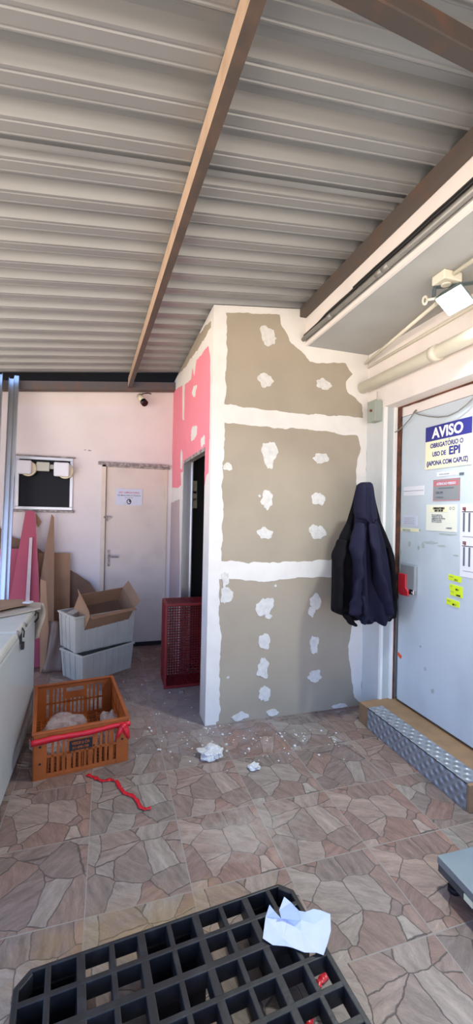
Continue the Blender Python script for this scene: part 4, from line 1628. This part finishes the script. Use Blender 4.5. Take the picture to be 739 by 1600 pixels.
mb = MB()
pts = []
rows_ = 34
g = []
for i in range(rows_+1):
    t_ = i/rows_
    x = -W_/2-.016+(W_+.03)*t_
    z = H_-.045+.012*t_+.003*math.sin(t_*9)
    h = .020+.005*noise.noise(Vector((t_*8, 2, 0)))-.004*t_
    y_ = -D_/2-.016-.003*math.sin(t_*14)
    g.append([OT @ Vector((x, y_, z-h)), OT @ Vector((x, y_-.007, z)), OT @ Vector((x, y_, z+h))])
mb.sheet(g)
g = []
for i in range(24):
    t_ = i/23
    y_ = -D_/2-.014+.10*t_
    g.append([OT @ Vector((-W_/2-.015-.002*math.sin(i), y_, H_-.06)), OT @ Vector((-W_/2-.018, y_, H_-.028))])
mb.sheet(g)
for dx, dz_, ln in ((-.03, -.10, 9), (.025, -.11, 9), (.0, -.045, 8)):
    g = []
    for i in range(ln+1):
        t_ = i/ln
        cx_ = W_/2-.035+dx*t_*1.5
        z = H_-.018+dz_*t_
        y_ = -D_/2-.026-.016*math.sin(t_*PI)
        w_ = .012+.008*math.sin(t_*PI+.5)
        g.append([OT @ Vector((cx_-w_, y_+.004*math.sin(i*2), z)), OT @ Vector((cx_, y_-.006, z)), OT @ Vector((cx_+w_, y_+.004*math.cos(i*2), z+.004))])
    mb.sheet(g)
tag(mb.build('tied_ribbon', 'ribbon', solid=.0012), 'red plastic ribbon knotted round the front rim of the orange crate', 'ribbon')


def crumple(name, c, r, seed, m, label, cat, amp=.35, sub=4, fl=None):
    bm = bmesh.new()
    bmesh.ops.create_icosphere(bm, subdivisions=sub, radius=1)
    for v in bm.verts:
        p_ = v.co.copy()
        d = 1+amp*(noise.noise(p_*1.6+Vector((seed, 0, 0)))*1.3+abs(noise.noise(p_*3.6+Vector((0, seed, 0))))*.75-abs(noise.noise(p_*7+Vector((0, seed, 4))))*.35)
        v.co = Vector((p_.x*d*r[0], p_.y*d*r[1], max(p_.z*d, -.75)*r[2]))
    me = bpy.data.meshes.new(name)
    bm.to_mesh(me)
    bm.free()
    me.materials.append(M[m])
    for q_ in me.polygons:
        q_.use_smooth = False
    o = bpy.data.objects.new(name, me)
    o.location = c
    C.objects.link(o)
    return tag(o, label, cat)


b1 = OT @ Vector((-.10, -.16, .135))
crumple('plastic_bag', b1, (.16, .15, .13), 2.2, 'film', 'big crumpled clear plastic bag lying in the left of the orange crate', 'plastic bag', .42, 3)
b2 = OT @ Vector((.19, -.14, .11))
crumple('plastic_bag', b2, (.07, .10, .115), 5.2, 'film', 'smaller clear plastic bag in the right of the orange crate', 'plastic bag', .42, 3)

# red crate standing on its end in the doorway
rc = crate('red_crate', .57, .78, .30, 'redcr', 'dark red mesh crate standing on its end in the partition doorway', None, True)
rc.rotation_euler = (R(90), 0, 0)
rc.location = (.534+.57/2+.012, 3.955+.31, .78/2+.013)


# ================================================================== PALE GREY CRATES
def grey_crate(label, fl_, angle, W_, D_, H_):
    e = thing('grey_crate', label, 'crate', fl_, angle, 'pale grey crates stacked by the back door')
    tp, th = .035, .006
    bx0, bx1, by0, by1 = tp*.5, W_-tp*.5, tp*.5, D_-tp*.5
    bot = [(bx0, by0), (bx1, by0), (bx1, by1), (bx0, by1)]
    top = [(0, 0), (W_, 0), (W_, D_), (0, D_)]
    names = ['long_side', 'short_side', 'long_side', 'short_side']
    for i in range(4):
        j = (i+1) % 4
        mb = MB()
        cx_, cy_ = W_/2, D_/2

        def inw(p_, k=th):
            d = Vector((cx_-p_[0], cy_-p_[1]))
            return (p_[0]+math.copysign(k, d.x), p_[1]+math.copysign(k, d.y))
        a, b = bot[i], bot[j]
        c_, d_ = top[j], top[i]
        ai, bi, ci, di = inw(a), inw(b), inw(c_), inw(d_)
        mb.hexa([(*a, 0), (*b, 0), (*bi, 0), (*ai, 0)], [(*d_, H_), (*c_, H_), (*ci, H_), (*di, H_)])
        # flat vertical pilasters standing proud of the wall
        nrib = 4 if i % 2 == 0 else 2
        A, B = Vector((*a, 0)), Vector((*b, 0))
        Dt, Ct = Vector((*d_, H_)), Vector((*c_, H_))
        out_ = (B-A).cross(Vector((0, 0, 1))).normalized()
        for k in range(nrib):
            for s0, s1 in (((k+.28)/nrib, (k+.32)/nrib), ((k+.78)/nrib, (k+.82)/nrib)):
                p0 = A.lerp(B, s0); p1 = A.lerp(B, s1)
                q0 = Dt.lerp(Ct, s0); q1 = Dt.lerp(Ct, s1)
                mb.hexa([p0+out_*.006, p1+out_*.006, p1, p0], [q0+out_*.006, q1+out_*.006, q1, q0])
        for s0, s1 in ((0, .10), (.90, 1)):
            p0 = A.lerp(B, s0); p1 = A.lerp(B, s1)
            q0 = Dt.lerp(Ct, s0); q1 = Dt.lerp(Ct, s1)
            mb.hexa([p0+out_*.005, p1+out_*.005, p1, p0], [q0+out_*.005, q1+out_*.005, q1, q0])
        mb.build(names[i], 'greycr', e)
    mb = MB()
    r_ = .014
    for lo, hi in (((-r_, -r_, H_-.016), (W_+r_, th, H_+.004)), ((-r_, D_-th, H_-.016), (W_+r_, D_+r_, H_+.004)), ((-r_, th, H_-.016), (th, D_-th, H_+.004)), ((W_-th, th, H_-.016), (W_+r_, D_-th, H_+.004))):
        mb.box(lo, hi)
    mb.build('rim', 'greycr', e, bevel=.004)
    mb = MB()
    mb.box((bx0, by0, 0), (bx1, by1, .008))
    mb.build('base', 'greycr', e)
    return e


angU = math.atan2(4.625-4.324, .298+.276)
angL = math.atan2(4.585-4.24, .28+.20)
grey_crate('pale grey plastic crate on the floor, lower of the two stacked', (-.205, 4.24, .0), angL, .60, .38, .272)
grey_crate('pale grey plastic crate with a cardboard box in it, upper of the two stacked', (-.285, 4.315, .278), angU, .655, .385, .355)

# open cardboard box sitting tilted in the upper crate
cb = thing('cardboard_box', 'open brown cardboard box tipped in the upper grey crate', 'box', (0, 0, 0))
dz0 = .53


def Bp(u, v, y):
    return at_y(u, v, y)


# box from its visible corners: opening faces the viewer and left
A_ = Bp(133, 914, 4.62)      # upper left front corner of left flap
n1 = Bp(120, 933, 4.58)
mb = MB()
T0 = Matrix.Translation(Vector((-.045, 4.58, .59))) @ Matrix.Rotation(angU+.05, 4, 'Z') @ Matrix.Rotation(R(38), 4, 'X') @ Matrix.Rotation(R(-3), 4, 'Y')
bw, bdp, bh, ct = .49, .29, .20, .004
faces = {'side_panel': [((-bw/2, -bdp/2, 0), (bw/2, -bdp/2+ct, bh)), ((-bw/2, bdp/2-ct, 0), (bw/2, bdp/2, bh)), ((-bw/2, -bdp/2, 0), (-bw/2+ct, bdp/2, bh)), ((bw/2-ct, -bdp/2, 0), (bw/2, bdp/2, bh))]}
for lo, hi in faces['side_panel']:
    mb = MB()
    mb.box(lo, hi, T=T0)
    mb.build('side_panel', 'card', cb)
mb = MB()
mb.box((-bw/2, -bdp/2, 0), (bw/2, bdp/2, ct), T=T0)
mb.build('bottom_panel', 'card2', cb)
for sx in (-1, 1):
    mb = MB()
    Tf = T0 @ Matrix.Translation((sx*bw/2, 0, bh)) @ Matrix.Rotation(R(sx*22), 4, 'Y')
    mb.box((-ct/2, -bdp/2, 0), (ct/2, bdp/2, .10), T=Tf)
    mb.build('flap', 'card', cb)
mb = MB()
Tf = T0 @ Matrix.Translation((0, -bdp/2, bh)) @ Matrix.Rotation(R(70), 4, 'X')
mb.box((-bw/2, -ct/2, 0), (bw/2, ct/2, .05), T=Tf)
mb.build('flap', 'card', cb)
# pale packing block in the left corner of the upper crate
mb = MB()
Tp = Matrix.Translation(Vector((-.30, 4.52, .60))) @ Matrix.Rotation(angU+.3, 4, 'Z') @ Matrix.Rotation(R(-14), 4, 'Y')
mb.box((-.07, -.05, 0), (.10, .06, .05), T=Tp)
mb.box((-.05, -.06, .05), (.07, .03, .062), T=Tp)
tag(mb.build('packing_block', 'cardlt', bevel=.004), 'pale folded packing piece in the left corner of the upper grey crate', 'packaging')

# ================================================================== FLOOR RIBBON, PLASTER CHUNKS
pp = [at_z(u, v, .006) for u, v in ((136, 1210), (148, 1215), (160, 1220), (172, 1218), (182, 1220), (187, 1230), (195, 1239), (207, 1243), (214, 1250), (219, 1261), (227, 1264), (236, 1262))]
mb, _ = ribbon('red_ribbon', pp, .022, '', seed=4)
tag(mb.build('red_ribbon', 'ribbon', solid=.0015), 'torn red plastic ribbon lying on the floor in front of the orange crate', 'ribbon')
q = at_z(330, 1182, 0)
crumple('plaster_chunk', (q.x, q.y, .026), (.075, .06, .035), 3.4, 'crumb', 'larger white plaster chunk on the floor in front of the partition corner', 'plaster chunk', .45, 4)
q = at_z(397, 1201, 0)
crumple('plaster_chunk', (q.x, q.y, .014), (.038, .032, .018), 6.4, 'crumb', 'small white plaster chunk on the floor right of the larger one', 'plaster chunk', .45, 3)
q = at_z(284, 1084, 0)
crumple('dark_pebble', (q.x, q.y+.02, .012), (.025, .025, .016), 9.4, 'greymetal', 'small dark rubble piece on the floor under the red crate', 'rubble', .35, 3)
mb = MB()
rnd = random.Random(5)
for k in range(230):
    if k < 150:
        u = rnd.gauss(400, 85); v = 1140+abs(rnd.gauss(0, 26))
    else:
        u = rnd.uniform(190, 330); v = rnd.uniform(1060, 1180)
    q = at_z(u, v, 0)
    if q.y > YF-.012 and q.x > XB-.02:
        q.y = YF-.012-rnd.random()*.05
    if q.x < .22 and q.y < 3.75:
        continue
    if q.x > 1.97:
        continue
    s_ = rnd.choice((.003, .004, .005, .007, .011))*rnd.uniform(.7, 1.3)
    T = Matrix.Translation((q.x, q.y, s_*.35)) @ Euler((rnd.random()*.6, rnd.random()*.6, rnd.random()*6)).to_matrix().to_4x4()
    vs = [T @ Vector((s_*math.cos(a_)*rnd.uniform(.6, 1.2), s_*math.sin(a_)*rnd.uniform(.6, 1.2), -s_*.4)) for a_ in (0, 1.2, 2.4, 3.7, 5)]
    tp_ = T @ Vector((0, 0, s_*.5))
    mb.add(vs+[tp_], [(0, 1, 5), (1, 2, 5), (2, 3, 5), (3, 4, 5), (4, 0, 5), (4, 3, 2, 1, 0)])
tag(mb.build('plaster_debris', 'crumb'), 'white plaster crumbs scattered on the floor along the partition', 'debris', kind='stuff')

# ================================================================== BLACK PALLET
PA = R(4.5)
pal = thing('plastic_pallet', 'black plastic grid pallet lying in the foreground', 'pallet', (-.262, 1.518, 0), PA)
# local frame: x to the right, y towards the viewer is negative
PW, PD, PH = 1.015, 1.2, .15
nx, ny = 10, 12
mb = MB()
rw = .0165
ch = .045
tz0, tz1 = PH-.062, PH


def rib_x(k):
    return PW*k/nx


for k in range(nx+1):
    x = rib_x(k)
    wv = rw*(1.7 if k in (2, 4, 6, 8) else 1.15)
    if k == 0:
        mb.box((0, -PD+ch, tz0), (wv, -ch, tz1))
    elif k == nx:
        mb.box((PW-wv, -PD+ch, tz0), (PW, -ch, tz1))
    else:
        mb.box((x-wv/2, -PD, tz0), (x+wv/2, 0, tz1-.001))
for k in range(ny+1):
    y_ = -PD*k/ny
    wv = rw*(1.5 if k in (0, 2, 5, 7, 10, 12) else 1.1)
    a_, b__ = (0, PW) if k not in (0, ny) else (ch, PW-ch)
    mb.box((a_, max(y_-wv/2, -PD), tz0+.002), (b__, min(y_+wv/2, 0), tz1-.0005))
for cx_, cy_, sx, sy in ((0, 0, 1, -1), (PW, 0, -1, -1), (0, -PD, 1, 1), (PW, -PD, -1, 1)):
    mb.prism([(cx_+sx*ch, cy_, tz0), (cx_, cy_+sy*ch, tz0), (cx_+sx*.02, cy_+sy*(ch+.012), tz0), (cx_+sx*(ch+.012), cy_+sy*.02, tz0)], (0, 0, tz1-tz0-.001))
mb.build('deck_grid', 'blackpl', pal, bevel=.003)
for i, fx in enumerate((0, 4, 8)):
    for j, fy in enumerate((0, 5, 10)):
        mb = MB()
        x0, x1 = PW*fx/nx+.01, PW*(fx+2)/nx-.01
        ya, yb2 = -PD*(fy+2)/ny+.01, -PD*fy/ny-.01
        t_ = .008
        mb.box((x0, ya, 0), (x1, yb2, .008))
        mb.box((x0, ya, .008), (x0+t_, yb2, tz0+.004))
        mb.box((x1-t_, ya, .008), (x1, yb2, tz0+.004))
        mb.box((x0+t_, ya, .008), (x1-t_, ya+t_, tz0+.004))
        mb.box((x0+t_, yb2-t_, .008), (x1-t_, yb2, tz0+.004))
        mb.box(((x0+x1)/2-t_/2, ya+t_, .008), ((x0+x1)/2+t_/2, yb2-t_, tz0+.004))
        mb.box((x0+t_, (ya+yb2)/2-t_/2, .008), (x1-t_, (ya+yb2)/2+t_/2, tz0+.003))
        mb.build('pallet_foot', 'blackpl', pal)
# second stacked lip at the near right corner
# red ribbon scraps under the pallet
pp = [at_z(u, v, .005) for u, v in ((515, 1512), (508, 1525), (498, 1535), (492, 1545))]
mb, _ = ribbon('x', pp, .026, '', seed=7)
tag(mb.build('red_ribbon', 'ribbon', solid=.0015), 'red ribbon scrap on the floor seen through the pallet, farther one', 'ribbon', 'ribbon scraps under the pallet')
pp = [at_z(u, v, .005) for u, v in ((484, 1574), (482, 1590), (486, 1606))]
mb, _ = ribbon('x', pp, .03, '', seed=9)
tag(mb.build('red_ribbon', 'ribbon', solid=.0015), 'red ribbon scrap on the floor seen through the pallet, nearest one', 'ribbon', 'ribbon scraps under the pallet')

# crumpled note on the pallet
def P6(x, y, z):
    return at_z(400+x/5.685, 1380+y/5.685, z)


mb = MB()
B = .153
va = [P6(60, 490, B+.004), P6(85, 300, B+.02), P6(120, 190, B+.045), P6(165, 250, B+.040), P6(225, 315, B+.015), P6(275, 325, B+.006),
      P6(245, 490, B+.012), P6(268, 560, B+.002), P6(150, 550, B+.001),
      P6(205, 240, B+.050), P6(250, 120, B+.075), P6(310, 170, B+.066), P6(380, 245, B+.05), P6(440, 255, B+.04), P6(510, 228, B+.045), P6(575, 240, B+.04), P6(660, 275, B+.03), P6(665, 420, B+.018), P6(640, 520, B+.010), P6(600, 640, B+.002), P6(540, 618, B+.008), P6(430, 615, B+.001), P6(330, 575, B+.003), P6(270, 400, B+.010), P6(400, 430, B+.004), P6(520, 365, B+.012), P6(400, 330, B+.020)]
fs = [(0, 1, 8), (1, 2, 3), (1, 3, 4), (1, 4, 6), (1, 6, 8), (8, 6, 7), (4, 5, 6), (9, 10, 11), (9, 11, 4), (4, 11, 26), (11, 12, 26), (4, 26, 5), (5, 26, 24, 23), (12, 13, 26), (13, 25, 26), (13, 14, 25), (14, 15, 25), (15, 16, 25), (16, 17, 25), (26, 25, 24), (25, 17, 18), (25, 18, 19), (24, 25, 19), (24, 19, 20), (24, 20, 21), (24, 21, 22), (23, 24, 22), (5, 23, 6), (6, 23, 22), (6, 22, 7)]
mb.add(va, fs)
nt_ = mb.build('crumpled_note', 'paper2', solid=.0008)
tag(nt_, 'crumpled pale blue-white sheet of paper lying on the black pallet', 'paper')

# ================================================================== PLATFORM SCALE
ps = thing('platform_scale', 'steel platform scale on the floor at the right edge', 'scale', (1.472, 1.551, 0), R(-1))
mb = MB()
mb.box((0, -.62, .120), (.46, 0, .132))
mb.box((0, -.62, .098), (.46, 0, .121))
mb.build('platform', 'scaletop', ps, bevel=.003)
mb = MB()
mb.box((.003, -.617, .062), (.457, -.003, .112))
mb.build('frame', 'scaleside', ps, bevel=.003)
for x, y_ in ((.05, -.05), (.41, -.05), (.05, -.57), (.41, -.57)):
    mb = MB()
    mb.tube([(x, y_, 0), (x, y_, .022)], .026, 18)
    mb.tube([(x, y_, .022), (x, y_, .063)], .010, 10)
    mb.build('foot', 'blackrub', ps)
mb = MB()
mb.box((-.0015, -.20, .070), (.003, -.155, .095))
mb.build('warning_sticker', 'cream', ps)
